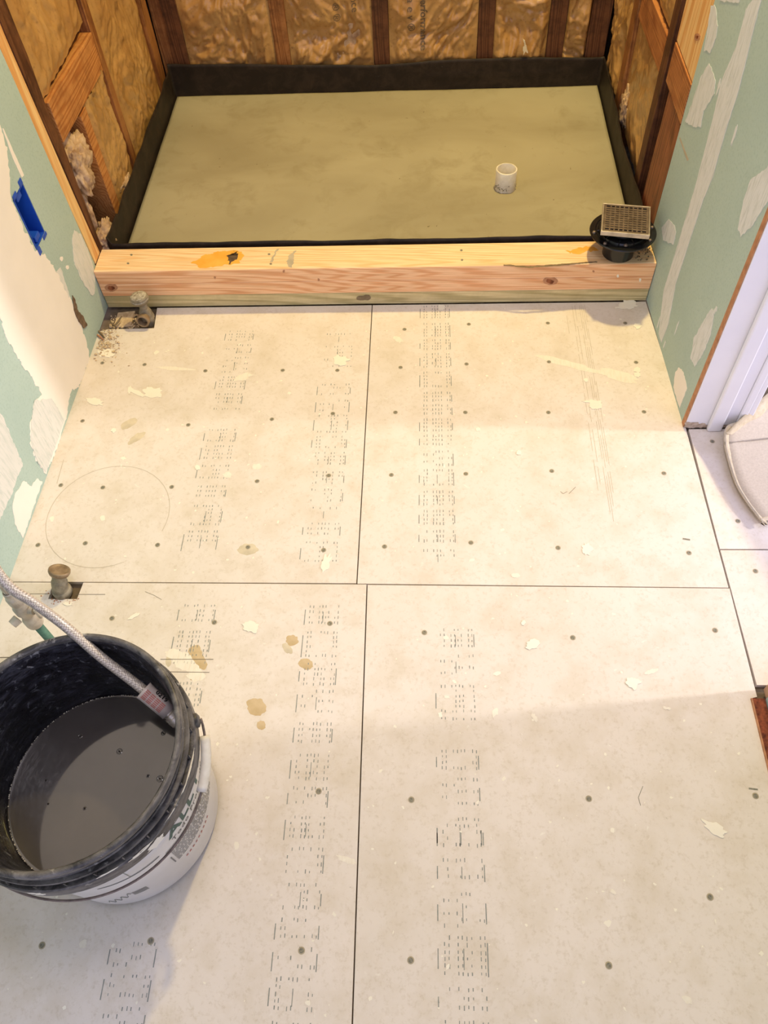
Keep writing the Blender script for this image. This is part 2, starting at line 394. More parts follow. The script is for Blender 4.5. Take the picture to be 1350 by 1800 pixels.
stamp(.354, .428, -.895, -1.20, 5, B3); stamp(.350, .424, -1.5, -1.72, 8, B3, fade=.1)
stamp(.610, .680, -.896, -1.72, 6, B3, fade=.1)
stamp(.869, .943, -.945, -1.30, 7, B4); stamp(.869, .946, -1.31, -1.72, 9, B4, fade=.1)
bm = bmesh.new()
rng = random.Random(3)
for x in (1.212, 1.229, 1.236, 1.2475, 1.252, 1.2565, 1.261):
    y = -.012 if x > 1.22 else -.05
    while y > -.60:
        L = rng.uniform(.05, .14); 
        if x < 1.22 and y < -.1: break
        dash(bm, x-.006*(y/-.6), y-L/2, L*.92, .0008); y -= L+rng.uniform(.002, .02)
obj('printed_lettering', bm, MAT['pencil'], B2)
# scored lines and pencil marks
bm = bmesh.new()
def line(bm, pts, wd=.0012, z=.0003):
    for a, b in zip(pts, pts[1:]):
        a, b = Vector(a), Vector(b); d = (b-a).normalized(); n_ = Vector((-d.y, d.x))*wd/2
        bm.faces.new([bm.verts.new((p.x, p.y, z)) for p in (a-n_, b-n_, b+n_, a+n_)])
def fl2(*pp): return [FL(a, b).xy for a, b in pp]
line(bm, fl2((-5,1156),(40,1155),(110,1157)), .0018); line(bm, fl2((282,1159),(375,1159))); line(bm, fl2((298,1181),(368,1182)))
line(bm, fl2((20,1044),(92,1044))); line(bm, fl2((132,1045),(185,1045))); line(bm, fl2((255,1040),(270,1046),(284,1054)), .0007)
obj('scored_line', bm, MAT['seam'], B3)
bm = bmesh.new()
c0 = FL(190, 905).xy
line(bm, [c0+Vector((math.cos(t), math.sin(t)))*.135 for t in [k*math.pi/20 for k in range(-2, 34)]], .0008)
line(bm, fl2((112,808),(100,850)), .0008)
obj('pencil_arc', bm, MAT['pencil'], B1)
bm = bmesh.new()
line(bm, fl2((1130,1382),(1122,1402),(1126,1416)), .001); line(bm, fl2((1000,868),(1012,856)), .001); line(bm, fl2((985,864),(990,868),(997,864)), .001)
line(bm, fl2((1200,947),(1213,949)), .004); line(bm, fl2((1316,1386),(1332,1388)), .003)
obj('scuff_mark', bm, MAT['screw'], B2)
# splats and stains lying on the boards: (px, py, rx_px, ry_px, angle, material)
SPL = [(268,690,17,9,.1,'splat'),(240,690,14,4,.5,'splat'),(228,686,3,6,.2,'splat'),(168,706,14,6,.2,'splat'),(186,620,16,7,.1,'splat'),(1106,536,15,8,0,'splat'),(1096,541,14,2,0,'splat'),(1049,712,12,8,.1,'splat'),(1040,707,16,2,.1,'splat'),
 (441,1102,13,10,.3,'splat'),(936,1134,13,9,-.2,'splat'),(1112,1200,13,10,.3,'splat'),(325,1165,26,14,.5,'splat_thin'),(306,1150,16,8,.2,'splat_thin'),(345,1187,14,12,.2,'splat_thin'),(1032,966,9,10,0,'splat'),(573,990,7,16,.3,'splat'),(1121,573,7,5,0,'splat'),(1120,650,7,5,0,'splat'),(1120,659,6,4,0,'splat'),
 (1256,1457,26,9,.55,'splat'),(600,634,12,8,0,'splat'),(428,663,16,6,-.3,'splat_thin'),(776,541,6,5,0,'splat'),(612,1512,16,6,.3,'splat_thin'),(304,648,30,3,.05,'splat_thin'),(1000,640,52,6,.27,'splat_thin'),(1085,660,38,8,.27,'splat_thin'),(920,1095,4,4,0,'splat'),(347,822,5,4,0,'splat'),
 (200,757,5,4,0,'splat'),(1145,1181,12,4,-.4,'splat_thin'),(940,1262,9,4,1,'splat_thin'),(146,1660,6,8,.4,'splat_thin'),(1172,1245,8,3,.3,'splat_thin'),(1078,1568,6,3,.8,'splat_thin'),(840,755,4,3,0,'splat'),(1030,668,4,3,0,'splat'),(452,820,9,5,0,'splat_thin'),(400,835,8,5,0,'splat_thin'),(785,1225,5,3,0,'splat_thin'),(1208,1758,10,6,.5,'splat_thin'),
 (120,1062,8,3,0,'splat'),(235,1084,11,3,-.5,'splat'),(700,597,9,5,.6,'splat_thin'),(912,796,4,4,0,'splat'),(906,1012,8,4,0,'splat_thin'),
 (343,1146,13,12,.3,'stain'),(350,1162,17,11,.9,'stain'),(513,1126,11,9,0,'stain'),(538,1167,13,9,.2,'stain'),(451,1242,17,15,0,'stain'),(459,1275,8,8,0,'stain'),(505,1140,12,7,.8,'stain2'),(436,966,18,10,0,'stain2'),(296,1163,5,9,0,'stain2'),(226,745,16,7,-.5,'stain2'),(240,770,18,6,-.6,'stain2'),(338,1192,5,4,0,'stain')]
for i, (a, b, rx, ry, an, m) in enumerate(SPL):
    ol = [FL(x, y) for x, y in blob2(a, b, rx, ry, an, seed=i+1, rough=.25 if 'stain' in m else .5, lobes=3 if 'stain' in m else 4)]
    c = FL(a, b); nm = {'splat': 'plaster_splat', 'splat_thin': 'plaster_smear', 'stain': 'stain', 'stain2': 'stain'}[m]
    zz = (.00003+.000013*(i % 9)) if 'stain' in m else .00018+.00004*(i % 12)
    obj(nm, slab([Vector((p.x, p.y, zz)) for p in ol], (0, 0, 1), (.00001 if 'stain' in m else .00002) if m != 'splat' else .0008), MAT[m], board_at(c))
# tiny plaster flecks, uncountable, one object
rng = random.Random(11)
for par, (x0, x1, y0, y1) in ((B1, (.02, .70, -.83, -.1)), (B2, (.73, 1.40, -.83, -.02)), (B3, (.0, .72, -1.7, -.86)), (B4, (.75, 1.43, -1.7, -.86))):
    bm = bmesh.new()
    for k in range(110):
        cx, cy = rng.uniform(x0, x1), rng.uniform(y0, y1); r = rng.uniform(.0008, .0028)*(1 if rng.random() < .9 else 2); st = rng.uniform(.4, 1.6); an = rng.uniform(0, 3)
        bm.faces.new([bm.verts.new((x, y, .0003)) for x, y in blob2(cx, cy, r, r*st, an, n=9, seed=k, rough=.8)])
    obj('plaster_fleck', bm, MAT['splat'], par, kind='stuff')

# ------------------------------------------------------------------ walls
def wall_left():
    bm = bmesh.new(); HX = [PL(43, 329), PL(27, 350), PL(69, 434), PL(82, 407)]
    ya, yb = -.197, -.132; za, zb = .333, .456; t = .0127
    def blk(y0, y1, z0, z1):
        vs = []
        for z in (z0, z1):
            for y, d in ((y0, 0), (y1, 0), (y1, -t), (y0, -t)):
                yy = y
                if y > 0: yy = .03 if z < .3 else (.004 if z < .8 else 0)
                vs.append(bm.verts.new((xl(y)+d, yy, z)))
        for f in ((0,3,2,1),(4,5,6,7),(0,1,5,4),(1,2,6,5),(2,3,7,6),(3,0,4,7)): bm.faces.new([vs[i] for i in f])
    blk(-3.0, ya, 0, 2.4); blk(yb, .01, 0, .65); blk(yb, .01, .65, 2.4); blk(ya, yb, 0, za); blk(ya, yb, zb, 2.4)
    bmesh.ops.recalc_face_normals(bm, faces=bm.faces)
    return obj('wall_left', bm, MAT['drywall'], kind='structure')
WL = wall_left()
def mud(wall, pl, nrm, pts, m='compound', th=.0009, jag=.006, seed=0, lift=0):
    ol = [pl(*p)+nrm*(.0001+lift) for p in pts]
    return obj('joint_compound', slab(ol, nrm, th, jag, .005, seed), MAT[m], wall)
EDGE = [(-60, 60), (0, 224), (12, 262), (16, 318), (19, 346), (41, 402), (62, 441), (78, 446), (100, 480), (125, 530), (143, 575), (155, 615), (157, 632), (148, 655), (138, 682), (127, 683), (120, 712), (115, 738), (100, 786), (80, 834), (64, 813), (53, 780), (53, 742), (61, 706), (74, 694), (42, 645), (10, 594), (0, 558), (-60, 430)]
mud(WL, PL, NL, EDGE, seed=1, jag=.007)
mud(WL, PL, NL, [(126, 420), (129, 459), (142, 491), (161, 520), (166, 516), (167, 484), (160, 455), (151, 432), (142, 412), (130, 404)], 'compound3', .0006, .004, 2)
mud(WL, PL, NL, [(-50, 640), (0, 726), (16, 758), (39, 816), (19, 871), (0, 912), (-50, 1000)], 'compound3', .0007, .005, 3)
mud(WL, PL, NL, [(42, 845), (29, 864), (21, 890), (26, 922), (40, 946), (58, 893), (74, 846), (64, 842), (56, 855)], 'compound', .0007, .004, 4)
mud(WL, PL, NL, [(60, 704), (54, 740), (54, 780), (65, 812), (80, 830), (98, 780), (112, 738), (90, 700)], 'compound3', .0002, .003, 5, lift=.0013)
mud(WL, PL, NL, [(4, 226), (6, 226), (42, 308), (38, 312), (22, 278)], 'compound', .0005, .001, 6)
mud(WL, PL, NL, [(98, 478), (106, 468), (122, 520), (132, 545), (126, 540)], 'compound3', .0004, .004, 7)
for i_, (y0_, y1_, z0_, z1_) in enumerate(((-1.75, -.66, .75, 1.95), (-.62, -.10, .9, 2.2))):
    oy = [Vector((0, y, z)) for y, z in blob2((y0_+y1_)/2, (z0_+z1_)/2, (y1_-y0_)/2, (z1_-z0_)/2, 0, 30, i_+3, .3)]
    obj('joint_compound', slab([Vector((xl(p.y), p.y, p.z))+NL*.0001 for p in oy], NL, .0008, .006, .02, i_), MAT['compound'], WL)  # unseen pale patches, added so the bucket water reflects something bright
obj('torn_patch', slab([PL(*p)+NL*.001 for p in [(126, 520), (131, 526), (134, 543), (146, 560), (152, 572), (146, 577), (138, 566), (130, 550)]], NL, .002, .004, .003, 3), MAT['torn'], WL)
for s_, p_ in enumerate(((108, 455), (118, 470), (75, 720))): obj('joint_compound', slab([PL(x, y)+NL*.0001 for x, y in blob2(p_[0], p_[1], 3, 4, 0, 12, s_)], NL, .0005), MAT['compound'], WL)

def wall_right():
    bm = bmesh.new(); t = .012
    def blk(y0, y1, z0, z1, dx=0, tt=t):
        vs = []
        for z in (z0, z1):
            for y, d in ((y0, 0), (y1, 0), (y1, tt), (y0, tt)): vs.append(bm.verts.new((xr(y)+d+dx, y, z)))
        for f in ((0,1,2,3),(7,6,5,4),(4,5,1,0),(5,6,2,1),(6,7,3,2),(7,4,0,3)): bm.faces.new([vs[i] for i in f])
    blk(-.414, .096, 0, 2.4); blk(-1.062, -.414, 2.06, 2.4)
    bmesh.ops.recalc_face_normals(bm, faces=bm.faces); return obj('wall_right', bm, MAT['drywall'], kind='structure')
WR = wall_right()
TAPE = [(1330, -10), (1312, 15), (1295, 81), (1269, 141), (1252, 214), (1224, 322), (1184, 455), (1167, 510), (1158, 587), (1163, 602), (1175, 570), (1188, 500), (1210, 432), (1219, 405), (1237, 350), (1254, 310), (1277, 227), (1300, 156), (1317, 86), (1336, 10), (1342, -10)]
mud(WR, PR, NR, TAPE, 'compound2', .0006, .0015, 1)
for i, p in enumerate(([(1258, 10), (1262, 45), (1259, 65), (1249, 94), (1238, 87), (1244, 50), (1250, 10)], [(1247, 111), (1258, 141), (1256, 164), (1237, 196), (1232, 224), (1219, 223), (1205, 214), (1219, 174), (1232, 136)],
                       [(1176, 385), (1186, 395), (1189, 408), (1184, 430), (1166, 423), (1163, 400)], [(1360, 280), (1345, 298), (1320, 315), (1307, 353), (1297, 403), (1302, 415), (1320, 400), (1335, 378), (1356, 345)],
                       [(1252, 540), (1235, 567), (1220, 595), (1214, 630), (1222, 645), (1240, 614), (1250, 588), (1256, 550)], [(1194, 646), (1187, 655), (1184, 682), (1195, 718), (1208, 682), (1202, 655)], [(1266, -20), (1266, 2), (1300, 5), (1304, -20)])):
    mud(WR, PR, NR, p, 'compound2' if i != 5 else 'compound', .0005, .003, 10+i)
for i, (a, b, rx, ry) in enumerate(((1264, 150, 2, 14), (1190, 575, 1, 10), (1157, 570, 1, 12), (1168, 606, 1, 8), (1290, 240, 2, 22), (1258, 545, 3, 6))):
    obj('joint_compound', slab([PR(x, y)+NR*.0001 for x, y in blob2(a, b, rx, ry, .28, 14, i, .8, 6)], NR, .0004), MAT['compound2'], WR)
bm = slab([PR(*p)+NR*.0002 for p in [(1194, 242), (1196, 242), (1211, 281), (1208, 283)]], NR, .0002); obj('pencil_mark', bm, MAT['pencil'], WR)
# room shell outside the frame
obj('wall_back', bx(-.1, 1.55, 1.075, 1.10, 0, 2.4), MAT['sheath'], kind='structure')
obj('ceiling', bx(-.12, 1.60, -3.0, 1.1, 2.4, 2.44), MAT['ceiling'], kind='structure')
obj('trim_1', bx(-.10, -.088, .1, 1.075, 0, 2.4), MAT['sheath'], kind='structure')
obj('trim_2', bx(1.508, 1.52, .1, 1.075, 0, 2.4), MAT['sheath'], kind='structure')
WN = obj('wall_front', bx(1.467, 1.59, -3.0, -1.080, .0, 2.4), MAT['drywall'], kind='structure')
obj('trim_3', bx(1.4435, 1.4655, -1.42, -1.079, -.0115, .003), MAT['rust'], kind='structure')
obj('trim_4', bx(1.4405, 1.4433, -1.42, -1.079, -.011, .004), MAT['rawwood'], kind='structure')
obj('trim_5', bx(1.468, 1.59, -1.079, -1.060, 0.0, 2.06), MAT['tan'], kind='structure', bevel=.001)

# ------------------------------------------------------------------ door opening frame
XJ = xr(-.414)
door = empty('door_1', (XJ+.07, -.425, 0), 'white painted door jamb with stop at the right wall opening', 'door frame'); door['kind'] = 'structure'; del door['category']
def chipped_jamb():
    bm = bx(XJ+.0012, 1.548, -.432, -.4145, .010, 2.06); return bm
obj('jamb', chipped_jamb(), MAT['paint'], door, bevel=.0008)
obj('jamb_base', bx(XJ+.0008, 1.545, -.4317, -.415, 0.0006, .0102), MAT['chip'], door, bevel=.0008)
obj('bare_edge', bx(XJ-.0012, XJ+.0011, -.430, -.4146, .0006, 2.06), MAT['rawwood'], door, bevel=.0005)
obj('chipped_paint', slab([Vector((x, -.4323, z)) for x, z in ((XJ+.001, .0008), (1.486, .0008), (1.486, .014), (XJ+.02, .017), (XJ+.001, .022))], (0, -1, 0), .0003, .006, .003, 4), MAT['chip'], door)
obj('door_stop', bx(1.487, 1.519, -.445, -.4322, .0006, 2.04), MAT['paint'], door, bevel=.004)
obj('casing', bx(1.5485, 1.566, -.437, -.36, .0006, 2.1), MAT['paint'], door, bevel=.003)
obj('casing', bx(1.5665, 1.580, -.434, -.33, .0006, 2.12), MAT['paint'], door, bevel=.003)

# ------------------------------------------------------------------ curb
curb = empty('shower_curb', (W/2, CUT/2, 0), 'shower curb of three stacked lumber pieces across the alcove front', 'curb')
h3 = HC/3
def plank(z0, z1, m, wob, y0=0):
    bm = bmesh.new(); n_ = 40; rows = []
    for i in range(n_+1):
        x = .002+(W-.004)*i/n_; ex = .0036 if i == n_ else 0; d = wob*noise.noise(Vector((x*3, z0*50, 1)))
        rows.append([bm.verts.new(p) for p in ((x, y0+d, z0), (x-ex, CUT, z0), (x-ex, CUT, z1), (x, y0+d+.004, z1), (x, y0+d+.0012, z1-.0012), (x, y0+d, z1-.004))])
    for a, b in zip(rows, rows[1:]):
        for k in range(6): bm.faces.new((a[k], a[(k+1) % 6], b[(k+1) % 6], b[k]))
    bm.faces.new(rows[0]); bm.faces.new(rows[-1][::-1]); bmesh.ops.recalc_face_normals(bm, faces=bm.faces); return bm
pl1 = obj('treated_plank', plank(.0005, h3-.0005, MAT['treated'], .002, .001), MAT['treated'], curb)
pl2 = obj('middle_plank', plank(h3, 2*h3-.0004, MAT['fir'], .001), MAT['fir'], curb)
pl3 = obj('top_plank', plank(2*h3, HC, None, .001), [MAT['fir'], MAT['pine']], curb)
for f in pl3.data.polygons: f.material_index = 1 if f.normal.z > .9 else 0
for o, l in ((pl1, 'greenish treated bottom plank'), (pl2, 'pink fir middle plank with two knots'), (pl3, 'pale top plank with orange stain')): o['label'] = l
CT = lambda px, py: U(px, py, (0, 0, 1), HC); CF = lambda px, py: U(px, py, (0, 1, 0), 0)
def on(name, pts, m, par, pl=CT, nrm=(0, 0, 1), th=.0002, jag=.0, seed=0):
    nn = Vector(nrm); return obj(name, slab([pl(*p)+nn*.00012 for p in pts], nn, th, jag, .004, seed), MAT[m], par)
on('stain', [(336, 461), (360, 448), (392, 441), (418, 440), (430, 450), (420, 462), (395, 466), (372, 471), (354, 471)], 'ystain', pl3, jag=.006, seed=2)
on('dark_scuff', [(404, 443), (420, 441), (410, 462), (400, 467)], 'torn', pl3, jag=.008, seed=5)
on('pencil_mark', [(505, 459), (514, 442), (520, 442), (514, 470), (506, 470)], 'pencil', pl3, jag=.005, seed=3)
on('pencil_mark', [(486, 437), (490, 437), (478, 462), (474, 462)], 'pencil', pl3, jag=.003, seed=4)
on('stain', [(996, 440), (1030, 432), (1052, 440), (1020, 446), (1000, 446)], 'ystain', pl3, jag=.008, seed=6)
on('wane_edge', [(885, 465), (930, 468), (985, 464), (1050, 459), (1050, 461), (985, 467), (930, 471), (885, 467)], 'splinter', pl3, jag=.002, seed=6)
for i, (a, b) in enumerate(((231, 448), (225, 463), (473, 447), (476, 464), (811, 440), (812, 457))): on('nail_head', blob2(a, b, 2.4, 1.6, 0, 10, i, .2), 'screw', pl3)
for i, (a, b, r, par) in enumerate(((196, 506, 7, pl2), (967, 494, 8, pl2))):
    on('knot', blob2(a, b, r*1.7, r*.9, 0, 18, i, .2), 'rawwood', par, CF, (0, -1, 0), .0004); on('knot', blob2(a-1, b, r*.9, r*.45, .2, 14, i+5, .5), 'red', par, CF, (0, -1, 0), .0007)
on('knot', blob2(640, 524, 12, 5, 0, 14, 8, .4), 'splinter', pl1, CF, (0, -1, 0), .0004)
for i, (a, b) in enumerate(((378, 488), (1043, 477), (499, 552-75), (560, 492), (1086, 485), (1125, 492))): on('nick', blob2(a, b, 2, 2.6, 0, 9, i, .6), 'rawwood' if i < 4 else 'splat', pl3 if b < 493 else pl2, CF, (0, -1, 0), .0003)
# crumbs of mortar on the curb's right end
bm = bmesh.new(); rng = random.Random(5)
for k in range(70):
    c = CT(1122+rng.gauss(6, 9), 438+rng.gauss(4, 9)); r = rng.uniform(.0008, .0024)
    if c.x > W-.004 or c.y < .004 or c.y > .085: continue
    bmesh.ops.create_icosphere(bm, subdivisions=1, radius=r, matrix=Matrix.Translation((c.x, c.y, HC+r*.5)))
tag(obj('mortar_crumb', bm, MAT['splinter'], kind='stuff'), 'dark mortar crumbs scattered at the right end of the curb top', 'debris')

# ------------------------------------------------------------------ framing
def stud(name, x0, x1, y0, y1, z0, z1, m, label, group=None, rough=.0015, lean=None, cat='stud'):
    """timber with slightly uneven faces; lean shifts the top in y"""
    bm = bmesh.new(); nz = max(2, int((z1-z0)/.05)) if z1-z0 > .2 else 1
    horizontal = z1-z0 < .2 and (y1-y0) > .2
    if horizontal:
        ny = int((y1-y0)/.04); rings = []
        for i in range(ny+1):
            y = y0+(y1-y0)*i/ny; dz = (lean or 0)*(i/ny)
            q = [(x0, z0), (x1, z0), (x1, z1), (x0, z1)]
            rings.append([bm.verts.new((x+rough*noise.noise(Vector((y*8, x*40, z*40))), y, z+dz+rough*noise.noise(Vector((y*9, z*30, 4))))) for x, z in q])
    else:
        rings = []
        for i in range(nz+1):
            z = z0+(z1-z0)*i/nz; dy = (lean or 0)*(i/nz)
            q = [(x0, y0), (x1, y0), (x1, y1), (x0, y1)]
            rings.append([bm.verts.new((x+rough*noise.noise(Vector((z*8, x*40, y*40))), y+dy+rough*noise.noise(Vector((z*9, y*30, 4))), z)) for x, y in q])
    for a, b in zip(rings, rings[1:]):
        for k in range(4): bm.faces.new((a[k], a[(k+1) % 4], b[(k+1) % 4], b[k]))
    bm.faces.new(rings[0][::-1]); bm.faces.new(rings[-1]); bmesh.ops.recalc_face_normals(bm, faces=bm.faces)
    return tag(obj(name, bm, MAT[m], bevel=.0015), label, cat, group)
YB = .990
S = 'wall_stud'; G = 'studs of the back wall'
for x0, x1, m, l in ((.040, .090, 'old', 'dark brown stud in the back left corner'), (.374, .420, 'old2', 'rough light brown stud between first and second back insulation panels'), (.687, .736, 'old', 'dark stud in the middle of the back wall'),
                     (1.012, 1.062, 'old', 'dark stud on the back wall right of the printed insulation panel'), (1.228, 1.281, 'old', 'dark stud just left of the narrow crumpled insulation strip'), (1.352, 1.412, 'old', 'dark stud in the back right corner')):
    stud(S, x0, x1, YB, YB+.075, 0, 2.4, m, l, G)
stud(S, .001, .0385, YB+.012, YB+.085, 0, 2.4, 'old2', 'recessed brown stud added to fill the shaded far left corner gap', None)  # added stud, its brown stands in for the shade in the gap
XL = .003; XR = 1.418
# new pine trimmer at the drywall edge, left
bm = bmesh.new()
rr = []
for z, ya, yb in ((HC+.001, .031, .076), (.30, .018, .062), (.67, .002, .042), (2.4, .002, .042)):
    rr.append([bm.verts.new(p) for p in ((.0005, ya, z), (.0005, yb, z), (-.085, yb, z), (-.085, ya, z))])
for a, b in zip(rr, rr[1:]):
    for k in range(4): bm.faces.new((a[k], a[(k+1) % 4], b[(k+1) % 4], b[k]))
bm.faces.new(rr[0]); bm.faces.new(rr[-1][::-1]); bmesh.ops.recalc_face_normals(bm, faces=bm.faces)
tag(obj(S, bm, MAT['pine_z']), 'new pale pine stud rising from the left end of the curb', 'stud')
bm = bmesh.new(); rr = []
for i in range(49):
    z = .0+2.4*i/48; ya = .0775 if z < .12 else (.0775-.034*min(1, (z-.12)/.55)); yb = .098+.008*noise.noise(Vector((z*9, 0, 0)))
    dx = .006*abs(noise.noise(Vector((z*25, 3, 0)))); rr.append([bm.verts.new(p) for p in ((.003-dx, ya, z), (.003-dx*.5, yb, z), (-.085, yb, z), (-.085, ya, z))])
for a, b in zip(rr, rr[1:]):
    for k in range(4): bm.faces.new((a[k], a[(k+1) % 4], b[(k+1) % 4], b[k]))
bm.faces.new(rr[0]); bm.faces.new(rr[-1][::-1]); bmesh.ops.recalc_face_normals(bm, faces=bm.faces)
tag(obj(S, bm, MAT['old']), 'rough dark old stud against the new pale pine stud, left', 'stud')
stud(S, -.085, XL-.001, .252, .298, 0, .385, 'block', 'short orange jack stud below the left blocking', None)
stud(S, -.085, XL, .486, .523, 0, 2.4, 'old2', 'tall thin stud in the middle of the left side', None)
stud(S, -.085, XL, .925, .985, 0, 2.4, 'old2', 'brown stud at the far end of the left side', None)
stud('blocking', -.036, XL+.001, .108, .483, .402, .496, 'block', 'orange splintered blocking between the studs on the left side', None, .002, -.02, 'blocking')
stud('blocking', -.036, XL-.002, .526, .922, .56, .65, 'old2', 'brown blocking above the paper of the far left bay', None, .002, -.02, 'blocking')
stud(S, XR, 1.505, .098, .245, 0, .415, 'red', 'wide reddish stud beside the drain fitting, right', None)
stud('blocking', XR-.002, 1.505, .098, .285, .417, .505, 'block_r', 'orange brown blocking beneath the new pine board, right', None, .001, 0, 'blocking')
stud(S, XR+.001, 1.505, .098, .288, .507, 2.4, 'pine_z', 'new pale pine board with knot at the upper right', None, .0008)
stud(S, XR-.001, 1.505, .312, .362, 0, 2.4, 'old', 'dark leaning stud on the right side beside the reddish stud', None)
stud('blocking', XR+.003, 1.46, .365, .69, .39, .475, 'block_r', 'dusty diagonal looking blocking on the right side', None, .0015, -.01, 'blocking')
stud(S, XR, 1.505, .705, .760, 0, 2.4, 'old2', 'paper covered brown stud far along the right side', None)
pk = [o for o in COL.objects if o.get('label') == 'new pale pine board with knot at the upper right'][0]
RP = lambda px, py: U(px, py, (1, 0, 0), XR+.0008)
obj('knot', slab([RP(x, y) for x, y in blob2(1226, 65, 5, 7, .2, 16, 2, .2)], (-1, 0, 0), .0006), MAT['rawwood'], pk); obj('knot', slab([RP(x, y) for x, y in blob2(1226, 65, 2, 3, .2, 12, 2, .4)], (-1, 0, 0), .001), MAT['red'], pk)

# ------------------------------------------------------------------ insulation batts
def crinkle(u, v, seed, amp):
    p = Vector((u, v, seed*7.3)); wv = Vector((noise.noise(p*6), noise.noise(p*6+Vector((9, 9, 9))), 0))*.05
    q = p+wv*1.4
    d, _ = noise.voronoi(Vector((q.x*13, q.y*8, seed))); d2, _ = noise.voronoi(Vector((q.x*34+5, q.y*26, seed)))
    h = 1.0*min(d[1]-d[0], .6)+.55*min(d2[1]-d2[0], .5)+.7*noise.noise(Vector((u*9, v*6, seed)))+.9*(1-3*abs(noise.noise(Vector((q.x*11, q.y*7, seed)))))*.5+.5*(1-3*abs(noise.noise(Vector((q.x*26+3, q.y*19, seed)))))*.5+.22*(1-3*abs(noise.noise(Vector((q.x*55+3, q.y*45, seed)))))*.5-.5
    return amp*h
def batt(a0, a1, z0, z1, face, seed, label, group=None, amp=.018, origin=None, bulge=.006, depth=.06, raggy=.006, name='insulation_batt', lab=None):
    """face: function(a, z, out) -> world point; a runs along the wall"""
    st = .0038; na = max(4, int((a1-a0)/st)); nz = max(4, int((z1-z0)/.0045)); bm = bmesh.new(); G_ = []
    def hh(a, z):
        u = (a-a0)/(a1-a0); e = min(1, min(u, 1-u)*9); eb = min(1, (z-z0)/.03+.15)
        return (crinkle(a, z, seed, amp)+bulge)*e*max(.25, eb)-.003
    for j in range(nz+1):
        row = []
        for i in range(na+1):
            a = a0+(a1-a0)*i/na; z = z0+(z1-z0)*j/nz
            if j == 0: z += raggy*noise.noise(Vector((a*30, seed, 0)))
            row.append(bm.verts.new(face(a, z, hh(a, z))))
        G_.append(row)
    for j in range(nz):
        for i in range(na): bm.faces.new((G_[j][i], G_[j][i+1], G_[j+1][i+1], G_[j+1][i]))
    r = empty(name, face((a0+a1)/2, z0, -depth/2), label, 'insulation', group)
    pf = obj('paper_facing', bm, MAT['paper'], r, smooth=True)
    b2 = bmesh.new(); pts = [face(a, z, o_) for a, z, o_ in ((a0, z0, -.012), (a1, z0, -.012), (a1, z1, -.012), (a0, z1, -.012), (a0, z0, -depth), (a1, z0, -depth), (a1, z1, -depth), (a0, z1, -depth))]
    vs = [b2.verts.new(p) for p in pts]
    for f in ((0,1,2,3),(7,6,5,4),(0,4,5,1),(1,5,6,2),(2,6,7,3),(3,7,4,0)): b2.faces.new([vs[i] for i in f])
    bmesh.ops.recalc_face_normals(b2, faces=b2.faces); obj('fibreglass', b2, MAT['fluff'], r)
    return r, pf, hh
fB = lambda a, z, o: Vector((a, YB+.004-o, z)); fL = lambda a, z, o: Vector((XL-.010+o, a, z)); fR = lambda a, z, o: Vector((XR+.010-o, a, z))
GB = 'kraft faced insulation of the back wall'
bb = [batt(.0905, .3735, .12, 1.1, fB, 1, 'crumpled kraft insulation panel at the left end of the back wall', GB), batt(.4205, .6865, .12, 1.1, fB, 2, 'kraft insulation panel of the back wall left of the middle stud', GB),
      batt(.7365, 1.0115, .12, 1.1, fB, 3, 'kraft insulation panel with vertical grey printing, right of the middle stud', GB), batt(1.0625, 1.2275, .12, 1.1, fB, 4, 'kraft insulation panel with a small white tear near its bottom', GB, bulge=.008),
      batt(1.2815, 1.3515, .115, 1.1, fB, 5, 'narrow crumpled kraft strip near the back right corner', GB, amp=.022, bulge=.012)]
batt(.100, .485, .500, 1.1, fL, 6, 'smooth kraft insulation above the orange blocking, left side', amp=.008)
batt(.299, .485, .07, .392, fL, 7, 'kraft insulation below the blocking beside the short jack stud', amp=.011, bulge=.012)
batt(.524, .924, .08, .565, fL, 8, 'large kraft insulation sheet in the far left bay', amp=.010, bulge=.012)
batt(.524, .924, .66, 1.1, fL, 9, 'insulation above the brown blocking in the far left bay', amp=.012, bulge=.012)
batt(.363, .704, .10, .385, fR, 10, 'smooth kraft insulation between dark stud and paper covered stud, right', amp=.006, bulge=.004)
batt(.363, .704, .48, 1.1, fR, 11, 'kraft insulation above the dusty blocking on the right side', amp=.010)
batt(.761, .986, .10, 1.1, fR, 12, 'kraft insulation sheet in the back right corner bay', amp=.012, bulge=.01)
def text_mesh(body, size, f, bold=0.0, sp=1.0):
    c = bpy.data.curves.new('t', 'FONT'); c.body = body; c.size = size; c.offset = bold; c.space_character = sp; c.resolution_u = 2; c.align_x = 'LEFT'
    o = bpy.data.objects.new('t', c); COL.objects.link(o); dg = bpy.context.evaluated_depsgraph_get(); me = bpy.data.meshes.new_from_object(o.evaluated_get(dg))
    bm = bmesh.new(); bm.from_mesh(me); bpy.data.objects.remove(o); bpy.data.meshes.remove(me)
    for _ in range(2):
        es = [e for e in bm.edges if e.calc_length() > max(.0035, size*.25)]
        if es: bmesh.ops.subdivide_edges(bm, edges=es, cuts=1, use_grid_fill=False)
    bmesh.ops.triangulate(bm, faces=bm.faces)
    for v in bm.verts: v.co = f(v.co.x, v.co.y)
    return bm
def batt_text(i, body, x, ztop, size, bold=.0):
    r, pf, hh = bb[i]
    # letters run down the batt, turned clockwise
    bm = text_mesh(body, size, lambda u, v: fB(x+v, ztop-u, hh(x+v, ztop-u)+.0012), bold)
    obj('printed_lettering', bm, MAT['bag_ink'], r)
batt_text(2, 'UL Performance', .835, .372, .030, .0006); batt_text(2, '2 a e v ®', .795, .345, .032, .0002); batt_text(1, 'Performance', .626, .44, .030, .0002); batt_text(1, '® ®', .567, .31, .03)
tr = bb[3][0]
